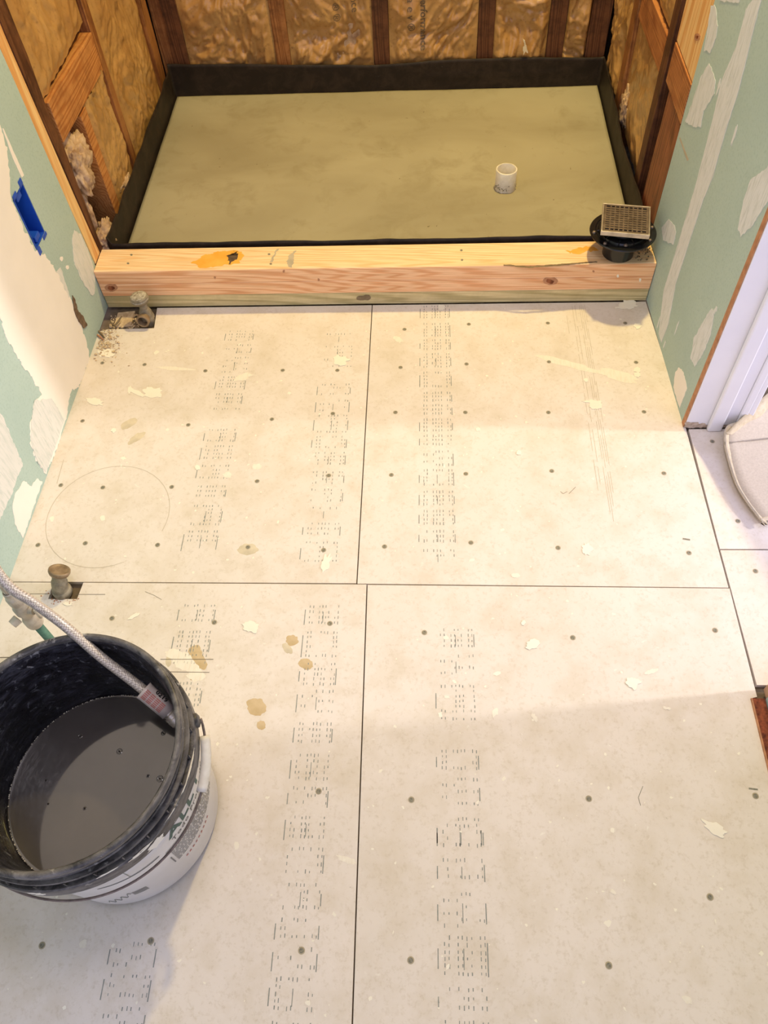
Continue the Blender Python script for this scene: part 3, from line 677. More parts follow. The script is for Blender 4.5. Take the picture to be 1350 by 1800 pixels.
obj('tear', slab([fB(x, z, .022) for x, z in ((1.150, .205), (1.158, .195), (1.167, .175), (1.170, .160), (1.160, .165), (1.155, .155), (1.152, .172), (1.157, .182))], (0, -1, 0), .003, .003, .004, 2), MAT['tear'], tr)
# loose fibreglass
def fluff(name, c, r, seed, label, cat='insulation', m='fluff', sub=5):
    bm = bmesh.new(); bmesh.ops.create_icosphere(bm, subdivisions=sub, radius=1)
    for v in bm.verts:
        d = v.co.copy(); k = 1+.45*noise.noise(d*1.6+Vector((seed, 0, 0)))+.30*noise.noise(d*4+Vector((0, seed, 0)))+.16*noise.noise(d*10+Vector((0, 0, seed)))+.09*noise.noise(d*24)
        v.co = Vector((c[0]+d.x*r[0]*k, c[1]+d.y*r[1]*k, c[2]+d.z*r[2]*k))
    return tag(obj(name, bm, MAT[m], smooth=True, kind=None), label, cat)
fluff('loose_insulation', (-.022, .165, .305), (.035, .062, .075), 1, 'tuft of torn fibreglass bulging below the orange blocking, left')
fluff('loose_insulation', (-.030, .128, .20), (.025, .022, .10), 2, 'thin strip of fibreglass along the rough dark stud')
fluff('loose_insulation', (.000, .140, .115), (.024, .050, .038), 3, 'pale fibreglass tuft behind the left end of the curb')
fluff('loose_insulation', (-.010, .385, .105), (.024, .05, .035), 4, 'fibreglass clump at the liner beside the jack stud')
fluff('loose_insulation', (1.432, .66, .15), (.014, .05, .05), 6, 'crumpled scrap of insulation paper behind the right liner')

# ------------------------------------------------------------------ mortar bed, liner, pipe
PC = Vector((1.079, .443))
def mortar():
    bm = bmesh.new(); nx, ny = 150, 96; x0, x1, y0, y1 = .028, 1.404, .094, .976
    G_ = []
    for j in range(ny+1):
        row = []
        for i in range(nx+1):
            x = x0+(x1-x0)*i/nx; y = y0+(y1-y0)*j/ny
            d = math.hypot(x-PC.x, y-PC.y)
            z = MZ-.004*max(0, 1-d/.6)+.0012*noise.noise(Vector((x*6, y*8, 0)))+.0005*noise.noise(Vector((x*40, y*40, 3)))
            if d < .045: z -= .006*max(0, 1-abs(d-.031)/.012)*(1+.6*noise.noise(Vector((x*80, y*80, 1))))
            row.append(bm.verts.new((x, y, z)))
        G_.append(row)
    for j in range(ny):
        for i in range(nx): bm.faces.new((G_[j][i], G_[j][i+1], G_[j+1][i+1], G_[j+1][i]))
    be = [e for e in bm.edges if e.is_boundary]; r = bmesh.ops.extrude_edge_only(bm, edges=be)
    for v in r['geom']:
        if isinstance(v, bmesh.types.BMVert): v.co.z = .001
    bb_ = [e for e in bm.edges if e.is_boundary]; bmesh.ops.holes_fill(bm, edges=bb_); bmesh.ops.recalc_face_normals(bm, faces=bm.faces)
    return bm
tag(obj('mortar_bed', mortar(), MAT['mortar'], smooth=True), 'smooth grey tan mortar bed filling the shower alcove floor', 'mortar bed')
def liner():
    bm = bmesh.new(); th = .0022; path = []
    # path around the alcove: front-left, back-left, back-right, front-right, front
    def top(s, x, y, side):
        n_ = noise.noise(Vector((x*5, y*5, 2)))
        if side == 'L': return .140+.010*(y < .2)+.008*n_
        if side == 'B': return (.156-.030*x if x < .7 else .135+.010*math.sin((x-.7)*4))+.003*n_
        if side == 'R': return .140+.012*math.sin((.98-y)*9)*.6+.006*n_
        return HC+.0085+.004*noise.noise(Vector((x*4, 0, 5)))+.002*noise.noise(Vector((x*18, 0, 5)))
    def seg(p0, p1, side, n):
        out = []
        for k in range(n):
            t = k/n; x = p0[0]+(p1[0]-p0[0])*t; y = p0[1]+(p1[1]-p0[1])*t; out.append((x, y, side))
        return out
    cs = [(.0215, .1005), (.0215, .975), (1.4095, .975), (1.4095, .1005)]
    pts = seg(cs[0], cs[1], 'L', 90)+seg(cs[1], cs[2], 'B', 140)+seg(cs[2], cs[3], 'R', 90)+seg(cs[3], cs[0], 'F', 160)
    cx, cy = .715, .54; rows = []; K = 14
    for x, y, s in pts:
        zt = top(0, x, y, s); nrm = {'L': (1, 0), 'R': (-1, 0), 'B': (0, -1), 'F': (0, 1)}[s]; col = []
        for k in range(K+1):
            t = k/K; z = .002+(zt-.002)*t; wv = 0
            if z > .05:
                q = (z-.05)/.1; wv = .0045*q*noise.noise(Vector((x*7, y*7, 0)))+.0035*q*noise.noise(Vector((x*19, y*19, z*10)))
                if s == 'R': wv += .006*q*max(0, math.sin((y-.2)*4.2))
                if s == 'L': wv += .004*q
                if s == 'B': wv += .0018*math.exp(-((z-.093)/.0035)**2)
                if s == 'F': wv = -.002+.002*noise.noise(Vector((x*9, 0, 0)))
            e = 1
            if s in 'LR': e = min(1, (y-.1005)/.03, (.975-y)/.02)
            if s in 'B': e = min(1, (x-.0215)/.03, (1.4095-x)/.03)
            wv = abs(wv)*max(0, e)
            col.append((Vector((x+nrm[0]*wv, y+nrm[1]*wv, z)), Vector((nrm[0], nrm[1], 0))))
        rows.append(col)
    n = len(rows); A = [[bm.verts.new(p) for p, _ in r] for r in rows]; B_ = [[bm.verts.new(p-nv*th) for p, nv in r] for r in rows]
    for i in range(n):
        j = (i+1) % n
        for k in range(K):
            bm.faces.new((A[i][k], A[j][k], A[j][k+1], A[i][k+1])); bm.faces.new((B_[i][k+1], B_[j][k+1], B_[j][k], B_[i][k]))
        bm.faces.new((A[i][K], A[j][K], B_[j][K], B_[i][K])); bm.faces.new((A[i][0], B_[i][0], B_[j][0], A[j][0]))
    bmesh.ops.recalc_face_normals(bm, faces=bm.faces); return bm
lin_o = tag(obj('waterproof_liner', liner(), MAT['liner'], smooth=True), 'black rubber waterproof liner turned up around the mortar bed', 'liner')
bm = bmesh.new(); lathe(bm, [(.0300, .036), (.0300, .0990), (.0292, .1), (.0265, .1), (.0258, .099), (.0258, .036)], (PC.x, PC.y, 0), seg=48, closed=True)
for v in bm.verts:
    if v.co.z > .09: v.co.z += .0008*noise.noise(v.co*60)
pp = tag(obj('drain_pipe', bm, MAT['white_pvc'], smooth=True), 'white open pipe stub standing in the mortar bed', 'pipe')
for m_ in (pp,):
    md = m_.modifiers.new('e', 'EDGE_SPLIT'); md.split_angle = .9
bm = bmesh.new(); rng = random.Random(8)
for k in range(40):
    t = rng.uniform(-2.9, -.2); a = rng.uniform(.0005, .0022); r0 = .0302+a*.3; c = Vector((PC.x+math.cos(t)*r0, PC.y+math.sin(t)*r0, .050+abs(rng.gauss(0, .006))))
    bmesh.ops.create_icosphere(bm, subdivisions=1, radius=a, matrix=Matrix.Translation(c))
obj('mortar_crust', bm, MAT['mortar'], pp, kind='stuff')

# ------------------------------------------------------------------ shower drain on the curb
DC = Vector((1.330, .0405, HC))
dr = empty('shower_drain', DC, 'black shower drain assembly with square metal grate standing on the curb', 'drain')
bm = bmesh.new(); lathe(bm, [(.0375, 0.0004), (.0385, .002), (.0385, .050), (.044, .062), (.0001, .062)], DC, seg=64)
lathe(bm, [(.0375, .0004), (.0335, .0004), (.0335, .05), (.0001, .05)], DC, seg=64); obj('outlet', bm, MAT['black_abs'], dr, smooth=True).modifiers.new('e', 'EDGE_SPLIT')
bm = bmesh.new(); lathe(bm, [(.040, .060), (.066, .060), (.0785, .0625), (.0800, .065), (.0785, .0672), (.067, .0675), (.064, .0655), (.060, .0655), (.058, .071), (.046, .073), (.0001, .073)], DC, seg=80)
for k in range(10):
    t = 2*math.pi*k/10; tube(bm, [DC+Vector((math.cos(t)*.045, math.sin(t)*.045, .074)), DC+Vector((math.cos(t)*.062, math.sin(t)*.062, .068))], .0018, 6)
fl_ = obj('flange', bm, MAT['black_abs'], dr, smooth=True); fl_.modifiers.new('e', 'EDGE_SPLIT')
for k in range(4):
    t = math.radians(-92+k*90+8*(k % 2)); c = DC+Vector((math.cos(t)*.0595 if k == 0 else math.cos(t)*.071, math.sin(t)*.0595 if k == 0 else math.sin(t)*.071, .0675))
    bm = bmesh.new(); lathe(bm, [(.0001, .0045), (.003, .0045), (.0045, .003), (.005, 0)], c, seg=14); obj('bolt', bm, MAT['steel'], dr, smooth=True)
for t in (-2.35, -.62):
    c = DC+Vector((math.cos(t)*.071, math.sin(t)*.071, .067)); bm = bmesh.new(); lathe(bm, [(.0001, .0045), (.0028, .0045), (.0042, .003), (.0045, 0)], c, seg=14); obj('bolt', bm, MAT['steel'], dr, smooth=True)
bm = bmesh.new(); lathe(bm, [(.042, .072), (.042, .090), (.0001, .090)], DC, seg=48); obj('riser', bm, MAT['black_abs'], dr, smooth=True)
gl = FL; GZ = HC+.101; gz = lambda px, py: FL(px, py, GZ)
g0, g1, g2, g3 = gz(1061, 358), gz(1142, 364), gz(1142, 413), gz(1058, 405)
gc = (g0+g1+g2+g3)/4; ang = math.atan2((g1-g0).y+(g2-g3).y, (g1-g0).x+(g2-g3).x); GS = .0565
def GT(x, y, z): return Vector((gc.x+x*math.cos(ang)-y*math.sin(ang), gc.y+x*math.sin(ang)+y*math.cos(ang), z))
def gbox(bm, x0, x1, y0, y1, z0, z1):
    vs = box(bm, x0, x1, y0, y1, z0, z1)
    for v in vs: v.co = GT(v.co.x, v.co.y, v.co.z)
bm = bmesh.new()
for a in ((-GS, GS, -GS, -GS+.0035), (-GS, GS, GS-.0035, GS), (-GS, -GS+.0035, -GS+.0035, GS-.0035), (GS-.0035, GS, -GS+.0035, GS-.0035)): gbox(bm, *a, GZ-.011, GZ+.0006)
obj('frame', bm, MAT['steel_edge'], dr, bevel=.0006)
# grate: plate with 9 x 10 slots made as bars
bm = bmesh.new(); gi = GS-.0040; nx_, ny_ = 9, 11; fx = gi-.005; fy = gi-.005
for a in ((-gi, gi, -gi, -fy), (-gi, gi, fy, gi), (-gi, -fx, -fy, fy), (fx, gi, -fy, fy)): gbox(bm, *a, GZ-.003, GZ)
for k in range(1, nx_): x = -fx+2*fx*k/nx_; gbox(bm, x-.0015, x+.0015, -fy, fy, GZ-.003, GZ-.0001)
for k in range(1, ny_): y = -fy+2*fy*k/ny_; gbox(bm, -fx, fx, y-.0030, y+.0030, GZ-.0029, GZ)
obj('grate', bm, MAT['steel'], dr)
bm = bmesh.new(); gbox(bm, -gi, gi, -gi, gi, GZ-.0105, GZ-.008); obj('grate_dark_depth', bm, MAT['dark'], dr)  # black sheet standing in for the shaded depth under the slots

# ------------------------------------------------------------------ plumbing stubs in the floor
v1 = empty('capped_pipe_tee', (.118, -.052, -.012), 'dull pipe tee with mud covered round cap beside the curb', 'pipe fitting')
bx1, by1 = .121, -.052
bm = bmesh.new(); lathe(bm, [(.0001, -.011), (.0165, -.011), (.0165, .008), (.0190, .010), (.0190, .016), (.0175, .020), (.0165, .030), (.014, .036), (.0105, .042), (.0105, .058), (.0001, .058)], (bx1, by1, 0), seg=32)
obj('body', bm, MAT['galv'], v1, smooth=True).modifiers.new('e', 'EDGE_SPLIT')
bm = bmesh.new(); ax = Vector((-.06, -1, .12)).normalized(); o_ = Vector((bx1, by1+.004, .020))
lathe(bm, [(.0135, 0), (.0135, .026), (.0172, .028), (.0172, .036), (.0160, .037), (.0128, .037), (.0120, .034), (.0120, .012), (.0001, .012)], o_, ax, 32); obj('outlet', bm, MAT['brass'], v1, smooth=True).modifiers.new('e', 'EDGE_SPLIT')
bm = bmesh.new(); lathe(bm, [(.0001, .013), (.0116, .013)], o_, ax, 24); obj('bore', bm, MAT['dark'], v1)
bm = bmesh.new(); ca = Vector((-.08, .05, 1)).normalized(); cc = Vector((.1185, -.050, .056)); lathe(bm, [(.010, 0), (.0185, .003), (.0225, .009), (.0238, .011), (.0238, .0145), (.0215, .0155), (.0232, .017), (.0232, .020), (.0205, .024), (.012, .0262), (.0001, .0268)], cc, ca, 40)
o = obj('cap', bm, [MAT['galv'], MAT['galv_top']], v1, smooth=True)
for f in o.data.polygons: f.material_index = 1 if f.normal.z > .75 else 0
v2 = empty('bent_pipe_stub', (.105, -.858, -.012), 'short greyish pipe elbow with flanged end rising through a floor notch', 'pipe fitting')
bm = bmesh.new(); pts = bez([(.104, -.866, -.011), (.104, -.864, .012), (.106, -.857, .030), (.110, -.849, .048)], 6); tube(bm, pts, [.0165]*7+[.0160]*6+[.0140]*(len(pts)-13), 28)
tube(bm, [(.104, -.865, -.002), (.104, -.8645, .006), (.104, -.864, .012)], [.0195, .0195, .0185], 28)
obj('elbow', bm, MAT['galv'], v2, smooth=True)
bm = bmesh.new(); e_ = Vector((.111, -.8475, .050)); ea = Vector((.25, .42, .72)).normalized(); lathe(bm, [(.014, -.006), (.0195, -.004), (.0215, .001), (.0212, .006), (.0190, .0075), (.0172, .0045), (.0150, .004), (.0001, .0045)], e_, ea, 32)
obj('flanged_end', bm, MAT['brass'], v2, smooth=True)
# rubble
bm = bmesh.new(); rng = random.Random(21)
for k in range(900):
    if k < 520: a, b = rng.uniform(192, 270), rng.uniform(548, 582); z = -.010
    else: a, b = rng.gauss(185, 14), rng.gauss(600, 18); z = .0005
    p = FL(a, b)
    if p.x < .006 or p.y > -.004: continue
    if z < 0 and not (p.y > -.078 and p.x < .134): continue
    if z > 0 and p.y > -.086: continue
    if math.hypot(p.x-bx1, p.y-by1) < .024: continue
    r = rng.uniform(.0005, .0026)*(1 if rng.random() < .9 else 1.8); m_ = Matrix.Translation((p.x, p.y, z+r*.5)) @ Matrix.Rotation(rng.uniform(0, 3), 4, 'Z') @ Matrix.Diagonal((rng.uniform(.5, 1.6), rng.uniform(.5, 1.3), .6, 1))
    bmesh.ops.create_icosphere(bm, subdivisions=1, radius=r, matrix=m_)
tag(obj('plaster_rubble', bm, MAT['debris'], kind='stuff'), 'crumbled plaster rubble in the floor corner by the left wall', 'debris')
bm = bmesh.new()
for k in range(80):
    a, b = rng.gauss(104, 16), rng.gauss(1050, 5); p = FL(a, b); r = rng.uniform(.0005, .0016)
    if .078 < p.x < .138 and p.y > -.882: continue
    bmesh.ops.create_icosphere(bm, subdivisions=1, radius=r, matrix=Matrix.Translation((p.x, p.y, r*.6)))
tag(obj('sawdust', bm, MAT['rawwood'], kind='stuff'), 'fine reddish dust around the bent pipe stub', 'debris')
bm = bmesh.new(); vs = box(bm, .028, .074, -.070, -.012, -.0125, -.006)
for v in vs:
    if v.co.x > .05: v.co.y += .006
tag(obj('mortar_chunk', bm, MAT['debris'], bevel=.002), 'flat grey mortar chunk behind the pipe tee', 'debris')
for i, (a, b, l) in enumerate((((202, 573), (214, 556), 'short grey splinter leaning in the floor notch'), ((194, 566), (204, 575), 'small dark splinter lying by the notch corner'), ((171, 580), (184, 594), 'dark wood splinter on the board by the left wall'), ((170, 588), (182, 598), 'lighter wood chip beside the dark splinter'))):
    za = .004 if i < 2 else .0030; p, q = FL(*a, za), FL(*b, za+(.008 if i == 0 else 0)); 
    if i < 2: p.x = max(p.x, .012)
    bm = bmesh.new(); tube(bm, [p, (p+q)/2+Vector((.001, 0, .0004)), q], [.0022, .0030, .0018], 5); tag(obj('wood_splinter', bm, MAT['splinter' if i != 3 else 'rawwood']), l, 'wood splinter')

# ------------------------------------------------------------------ blue outlet box
bc = (PL(43, 328)+PL(69, 434)+PL(27, 350)+PL(82, 407))/4
ob = empty('outlet_box', (xl(-.165)-.03, -.165, .334), 'blue plastic electrical box set in the left drywall', 'electrical box')
bm = bmesh.new(); X0 = xl(-.165)-.062; X1 = xl(-.165)+.0006; ya, yb, za, zb = -.1955, -.1335, .3345, .4545; tk = .0022
box(bm, X0, X0+tk, ya, yb, za, zb); box(bm, X0, X1, ya, ya+tk, za, zb); box(bm, X0, X1, yb-tk, yb, za, zb); box(bm, X0, X1, ya+tk, yb-tk, za, za+tk); box(bm, X0, X1, ya+tk, yb-tk, zb-tk, zb)
obj('shell', bm, MAT['blue'], ob)
for z in (.338, .438):
    bm = bx(X1-.030, X1-.002, -.178, -.152, z, z+.0135); obj('screw_boss', bm, MAT['blue'], ob, bevel=.002)
for (y0, y1, z0, z1) in ((-.150, -.1335, .4552, .468), (-.1955, -.175, .4552, .464), (-.152, -.130, .326, .3338), (-.1955, -.182, .318, .3338)):
    obj('mounting_tab', bx(X1, X1+.0018, y0, y1, z0, z1), MAT['blue'], ob, bevel=.0005)

# ------------------------------------------------------------------ bucket
BC = Vector((.345, -1.298, 0)); BH = .352; RT, RB = .169, .1455
bk = empty('bucket', BC, 'black five gallon bucket with white label, full of cloudy grey water', 'bucket')
rad = lambda z: RB+(RT-.006-RB)*z/BH
bm = bmesh.new(); prof = [(.0001, .0), (RB-.004, 0), (RB, .004), (rad(.12), .12), (rad(.26), .262), (.1635, .262), (.1635, BH-.002), (.1605, BH), (.158, BH-.002), (rad(.2)-.005, .2), (RB-.007, .006), (.0001, .005)]
prof2 = [(.0001, .0), (RB-.004, 0), (RB, .004)]+[(rad(z), z) for z in (.05, .1, .15, .2, .262, .30, .335)]+[(RT-.004, .338), (RT-.001, .342), (RT, .348), (RT-.001, BH), (RT-.005, BH+.0005), (RT-.008, .348)]+[(rad(z)-.0045, z) for z in (.33, .28, .22, .16, .1, .05)]+[(RB-.006, .006), (.0001, .005)]
lathe(bm, prof2, BC, seg=112)
for v in bm.verts:
    r = (v.co-BC).xy.length
    if r > .14 and v.co.z > .02 and v.co.z < .33: 
        k = 1+(.0015*noise.noise(v.co*30))/r; v.co.x = BC.x+(v.co.x-BC.x)*k; v.co.y = BC.y+(v.co.y-BC.y)*k
o = obj('shell', bm, [MAT['bucket'], MAT['bwhite']], bk, smooth=True); o['label'] = 'black bucket shell smeared with dried mud'
bm = bmesh.new()
lathe(bm, [(rad(.272)-.001, .272), (.1755, .272), (.177, .2745), (.177, .300), (.175, .303), (rad(.303)-.001, .303)], BC, seg=112)
lathe(bm, [(rad(.316)-.001, .315), (.172, .3155), (.1725, .318), (.1715, .3205), (rad(.32)-.001, .321)], BC, seg=112)
lathe(bm, [(rad(.29)-.001, .327), (.1665, .3275), (.168, .330), (.1665, .3325), (rad(.29)-.001, .333)], BC, seg=112)
for k in range(28):
    t = 2*math.pi*k/28; d = Vector((math.cos(t), math.sin(t), 0)); n_ = Vector((-d.y, d.x, 0))*.0009
    a = BC+d*.160; b = BC+d*.1735
    vs = [bm.verts.new(p) for p in (a-n_+Vector((0, 0, .303)), b-n_+Vector((0, 0, .303)), b-n_+Vector((0, 0, .318)), a-n_+Vector((0, 0, .318)), a+n_+Vector((0, 0, .303)), b+n_+Vector((0, 0, .303)), b+n_+Vector((0, 0, .318)), a+n_+Vector((0, 0, .318)))]
    for f in ((0,1,2,3),(7,6,5,4),(1,5,6,2)): bm.faces.new([vs[i] for i in f])
b_ = bmesh.new(); lathe(b_, [(RT-.002, .339), (RT+.0006, .343), (RT+.0008, .349), (RT-.0006, .3528), (RT-.005, .3534), (RT-.0088, .350), (RT-.0088, .344)], BC, seg=112)
o = obj('rim_lip', b_, MAT['rim'], bk, smooth=True); o['label'] = 'grey mud smeared rim lip'
o = obj('ribbed_collar', bm, MAT['rim'], bk, smooth=True); o.modifiers.new('e', 'EDGE_SPLIT'); o['label'] = 'grey smeared ribbed collar below the rim'
bm = bmesh.new(); lathe(bm, [(rad(.008)+.0006, .008), (rad(.008)+.0012, .009), (rad(.2)+.0012, .2), (rad(.270)+.0012, .2705), (rad(.270), .2705)], BC, seg=112)
lab = obj('label', bm, MAT['bwhite'], bk, smooth=True); lab['label'] = 'white printed label wrap'
def onb(deg, z, off=.0018):
    t = math.radians(deg); r = rad(z)+off; return Vector((BC.x+math.cos(t)*r, BC.y+math.sin(t)*r, z))
def btext(body, size, deg, z, m, bold=0, sp=1):
    bm = text_mesh(body, size, lambda u, v: onb(deg+math.degrees(u/.16), z+v), bold, sp); return obj('printed_lettering', bm, MAT[m], lab)
btext('ALL PURPOSE', .042, -33.5, .198, 'ink_g', .0012, 1.05); btext('Todo Propósito', .017, -33, .179, 'ink', .0002, 1.15)
def bdash(items, m):
    bm = bmesh.new()
    for a0, a1, z0, z1 in items:
        n_ = max(1, int((a1-a0)/2)); 
        for k in range(n_):
            p = [onb(a0+(a1-a0)*(k+i)/n_, z) for i, z in ((0, z0), (1, z0))]+[onb(a0+(a1-a0)*(k+i)/n_, z) for i, z in ((1, z1), (0, z1))]
            bm.faces.new([bm.verts.new(q) for q in p])
    return obj('printed_lines', bm, MAT[m], lab)
rng = random.Random(4); it = []
for r_ in range(10):
    z = .152-r_*.0062; a = -38
    while a < 10:
        L = rng.uniform(1.5, 5); it.append((a, min(a+L, 12), z, z+.0022)); a += L+.7
bdash(it, 'ink'); [bdash([q_], 'ink') for q_ in ((-40, 15, .167, .169), (-60, -43, .186, .1866), (-78, -43, .1795, .1825), (-60.3, -60, .18, .235), (-40.4, -39.6, .10, .135))]; bdash([(-34+3*k, -32.4+3*k, .074, .0785) for k in range(9)], 'ink_r')
bdash([(-70, -61, .07+.006*k, .0725+.006*k) for k in range(4)], 'ink')
bm = bmesh.new(); tube(bm, [onb(-88+k*.35, .045+.010*math.sin(k*.45)+k*.0008, .0016) for k in range(50)], .0006, 5, False); obj('ink_scribble', bm, MAT['stampink'], lab)
# white drips on the collar
for i, (a, z, da, dz) in enumerate(((-45, .300, 6, .004), (-38, .283, 5, .010), (-20, .3035, 9, .0025), (-92, .29, 4, .008), (-110, .286, 5, .006), (-60, .3035, 5, .003), (-3, .3035, 8, .002))):
    rr_ = .1774 if z < .303 else .1760
    pts = [BC+Vector((math.cos(math.radians(x))*rr_, math.sin(math.radians(x))*rr_, y)) for x, y in blob2(a, z, da, dz, 0, 24, i, .6, 5)]
    bm = bmesh.new(); f = bm.faces.new([bm.verts.new(p) for p in pts]); obj('dried_plaster_drip', bm, MAT['splat'], bk)
# bail
e1 = Vector((math.cos(math.radians(20)), math.sin(math.radians(20)), 0)); e2 = Vector((e1.y, -e1.x, 0))
def bail(t, extra=0):
    rx = .185; ry = .171; c = BC+Vector((0, 0, .287)); return c+e1*math.cos(t)*rx+e2*math.sin(t)*ry+Vector((0, 0, -.085*math.sin(t)))
bm = bmesh.new(); ts = [math.pi*k/60 for k in range(61)]; tube(bm, [BC+Vector((0, 0, .287))+e1*.176]+[bail(t) for t in ts]+[BC+Vector((0, 0, .287))-e1*.176], .0019, 8)
wire = obj('bail_handle', bm, MAT['steel'], bk, smooth=True)
bm = bmesh.new(); gp = [bail(.13+k*.0375) for k in range(12)]; tube(bm, gp, [.0075]*12, 20); obj('grip', bm, MAT['white_pvc'], wire, smooth=True)
for s in (1, -1):
    c = BC+Vector((0, 0, .287))+e1*s*.176; bm = bmesh.new(); lathe(bm, [(.011, 0), (.011, .004), (.006, .007), (.0001, .007)], c, e1*s, 24); obj('handle_ear', bm, MAT['rim'], bk, smooth=True)
# water
WZ = .162; bm = bmesh.new(); R_ = rad(WZ)-.0050
lathe(bm, [(.0001, .007), (RB-.009, .007), (R_-.0004, WZ-.0015), (R_, WZ), (R_-.0015, WZ-.0006), (R_-.006, WZ-.001), (.0001, WZ-.001)], BC, seg=96)
wt = tag(obj('rinse_water', bm, MAT['water'], smooth=True), 'cloudy dark grey rinse water inside the bucket', 'water')
wp = lambda px, py: U(px, py, (0, 0, 1), WZ-.001)
for i, (a, b, r) in enumerate(((210, 1321, .005), (141, 1294, .004), (281, 1369, .0055), (260, 1364, .003), (287, 1289, .004), (149, 1421, .003), (81, 1372, .002), (85, 1413, .0018), (137, 1516, .0035))):
    c = wp(a, b); bm = bmesh.new(); lathe(bm, [(.0001, .0030), (.001, .0026), (.0014, .0008)], c, seg=12); lathe(bm, [(r*.55, .0001), (r*.75, .0007), (r, .0001)], c, seg=20); obj('bubble', bm, MAT['water'], wt, smooth=True)
bm = bmesh.new(); rng = random.Random(2)
for k in range(240):
    t = rng.uniform(0, 2*math.pi); r = R_-.001; a = rng.uniform(.0004, .0011); bmesh.ops.create_icosphere(bm, subdivisions=1, radius=a, matrix=Matrix.Translation((BC.x+math.cos(t)*r, BC.y+math.sin(t)*r, WZ+rng.uniform(-.0005, .001))))
obj('froth', bm, MAT['splat_thin'], wt, kind='stuff')

# ------------------------------------------------------------------ supply stub, valve and braided hose
PX, PY = .150, -1.012
st = empty('supply_valve', (PX, PY, 0), 'nickel shutoff valve on a green patina copper stub behind the bucket', 'valve')
bm = bmesh.new(); tube(bm, [(PX, PY, -.0005), (PX, PY, .17)], .0082, 24); obj('copper_stub', bm, MAT['copper'], st, smooth=True)['label'] = 'green patina copper pipe'
bm = bmesh.new(); lathe(bm, [(.0085, .150), (.0145, .151), (.0155, .156), (.0155, .172), (.013, .178), (.012, .186), (.0125, .192), (.0150, .200), (.0150, .215), (.012, .222), (.0115, .228), (.0001, .228)], (PX, PY, 0), seg=28)
tube(bm, [(PX, PY, .205), (PX+.022, PY-.004, .207)], [.009, .008], 16); obj('valve_body', bm, MAT['valve'], st, smooth=True).modifiers.new('e', 'EDGE_SPLIT')
bm = bmesh.new(); tube(bm, [(PX-.012, PY-.012, .190), (PX-.020, PY-.022, .188)], [.010, .009], 6); obj('compression_nut', bm, MAT['valve'], st)
bm = bmesh.new(); hx = Vector((PX+.030, PY-.004, .207)); bmesh.ops.create_cube(bm, size=1, matrix=Matrix.Translation(hx) @ Matrix.Diagonal((.006, .018, .030, 1))); obj('lever', bm, MAT['valve'], st, bevel=.002)
hs = empty('braided_hose', (PX, PY, .229), 'braided steel supply hose looping over the bucket rim into the water', 'hose')
end = FL(296, 1250, .268); endd = FL(308, 1264, .245)
HP = [(PX, PY, .262), (PX+.001, PY, .31), (PX-.008, PY-.004, .40), (PX-.004, PY-.012, .50), (PX+.035, PY-.030, .575), (PX+.085, PY-.055, .560), FL(8, 1022, .470), FL(60, 1060, .42), FL(115, 1101, .3680), FL(180, 1157, .325), FL(240, 1203, .294), end]
bm = bmesh.new(); tube(bm, bez(HP, 14), .0075, 20); obj('hose', bm, MAT['braid'], hs, smooth=True)
bm = bmesh.new(); lathe(bm, [(.0080, .229), (.0125, .229), (.0130, .233), (.0130, .248), (.0105, .254), (.0100, .266), (.0085, .268)], (PX, PY, 0), seg=6*4); obj('swivel_nut', bm, MAT['valve'], hs)
sa, sb = FL(252, 1213, .292), FL(290, 1246, .272); dv = (sb-sa).normalized()
bm = bmesh.new(); L_ = (sb-sa).length+.008; lathe(bm, [(.0150, 0), (.0142, L_*.1), (.0135, L_*.5), (.0128, L_), (.0122, L_), (.0128, L_*.5), (.0142, 0)], sa, dv, 36, closed=True)
sl = obj('label_sleeve', bm, MAT['glass'], hs, smooth=True); sl['label'] = 'clear plastic label sleeve with red warning print'
la, lb = frame_of(dv)
def ons(u, ph, off=.0004):
    r = .0150+(.0128-.0150)*u/L_+off; t = math.radians(ph); return sa+dv*u+(la*math.cos(t)+lb*math.sin(t))*r
# angle of the side that faces up
best = max(range(0, 360, 5), key=lambda p: (la*math.cos(math.radians(p))+lb*math.sin(math.radians(p))).dot((CP-sa).normalized()))
sgn = 1 if (ons(.01, best+10)-ons(.01, best)).dot(CU) > 0 else -1
bm = bmesh.new()
for k in range(6):
    p0 = best-sgn*(45-k*11)
    for j in range(4):
        u0 = .004+j*.0095; u1 = u0+.0080
        bm.faces.new([bm.verts.new(ons(*q)) for q in ((u0, p0), (u1, p0), (u1, p0+sgn*6), (u0, p0+sgn*6))])
obj('printed_lettering', bm, MAT['ink_r'], sl)
obj('printed_lettering', text_mesh('0219', .011, lambda u, v: ons(.016+u, best+sgn*(32+math.degrees(v/.0138))), .0003), MAT['dark'], sl)
bm = bmesh.new(); ta = sb+dv*.006; lathe(bm, [(.0001, -.002), (.010, -.002), (.0108, 0), (.0108, .004), (.0098, .005), (.0108, .006), (.0108, .012), (.0130, .013), (.0130, .022), (.011, .024), (.0001, .024)], ta, dv, 28)
obj('end_fitting', bm, MAT['steel_edge'], hs, smooth=True).modifiers.new('e', 'EDGE_SPLIT')

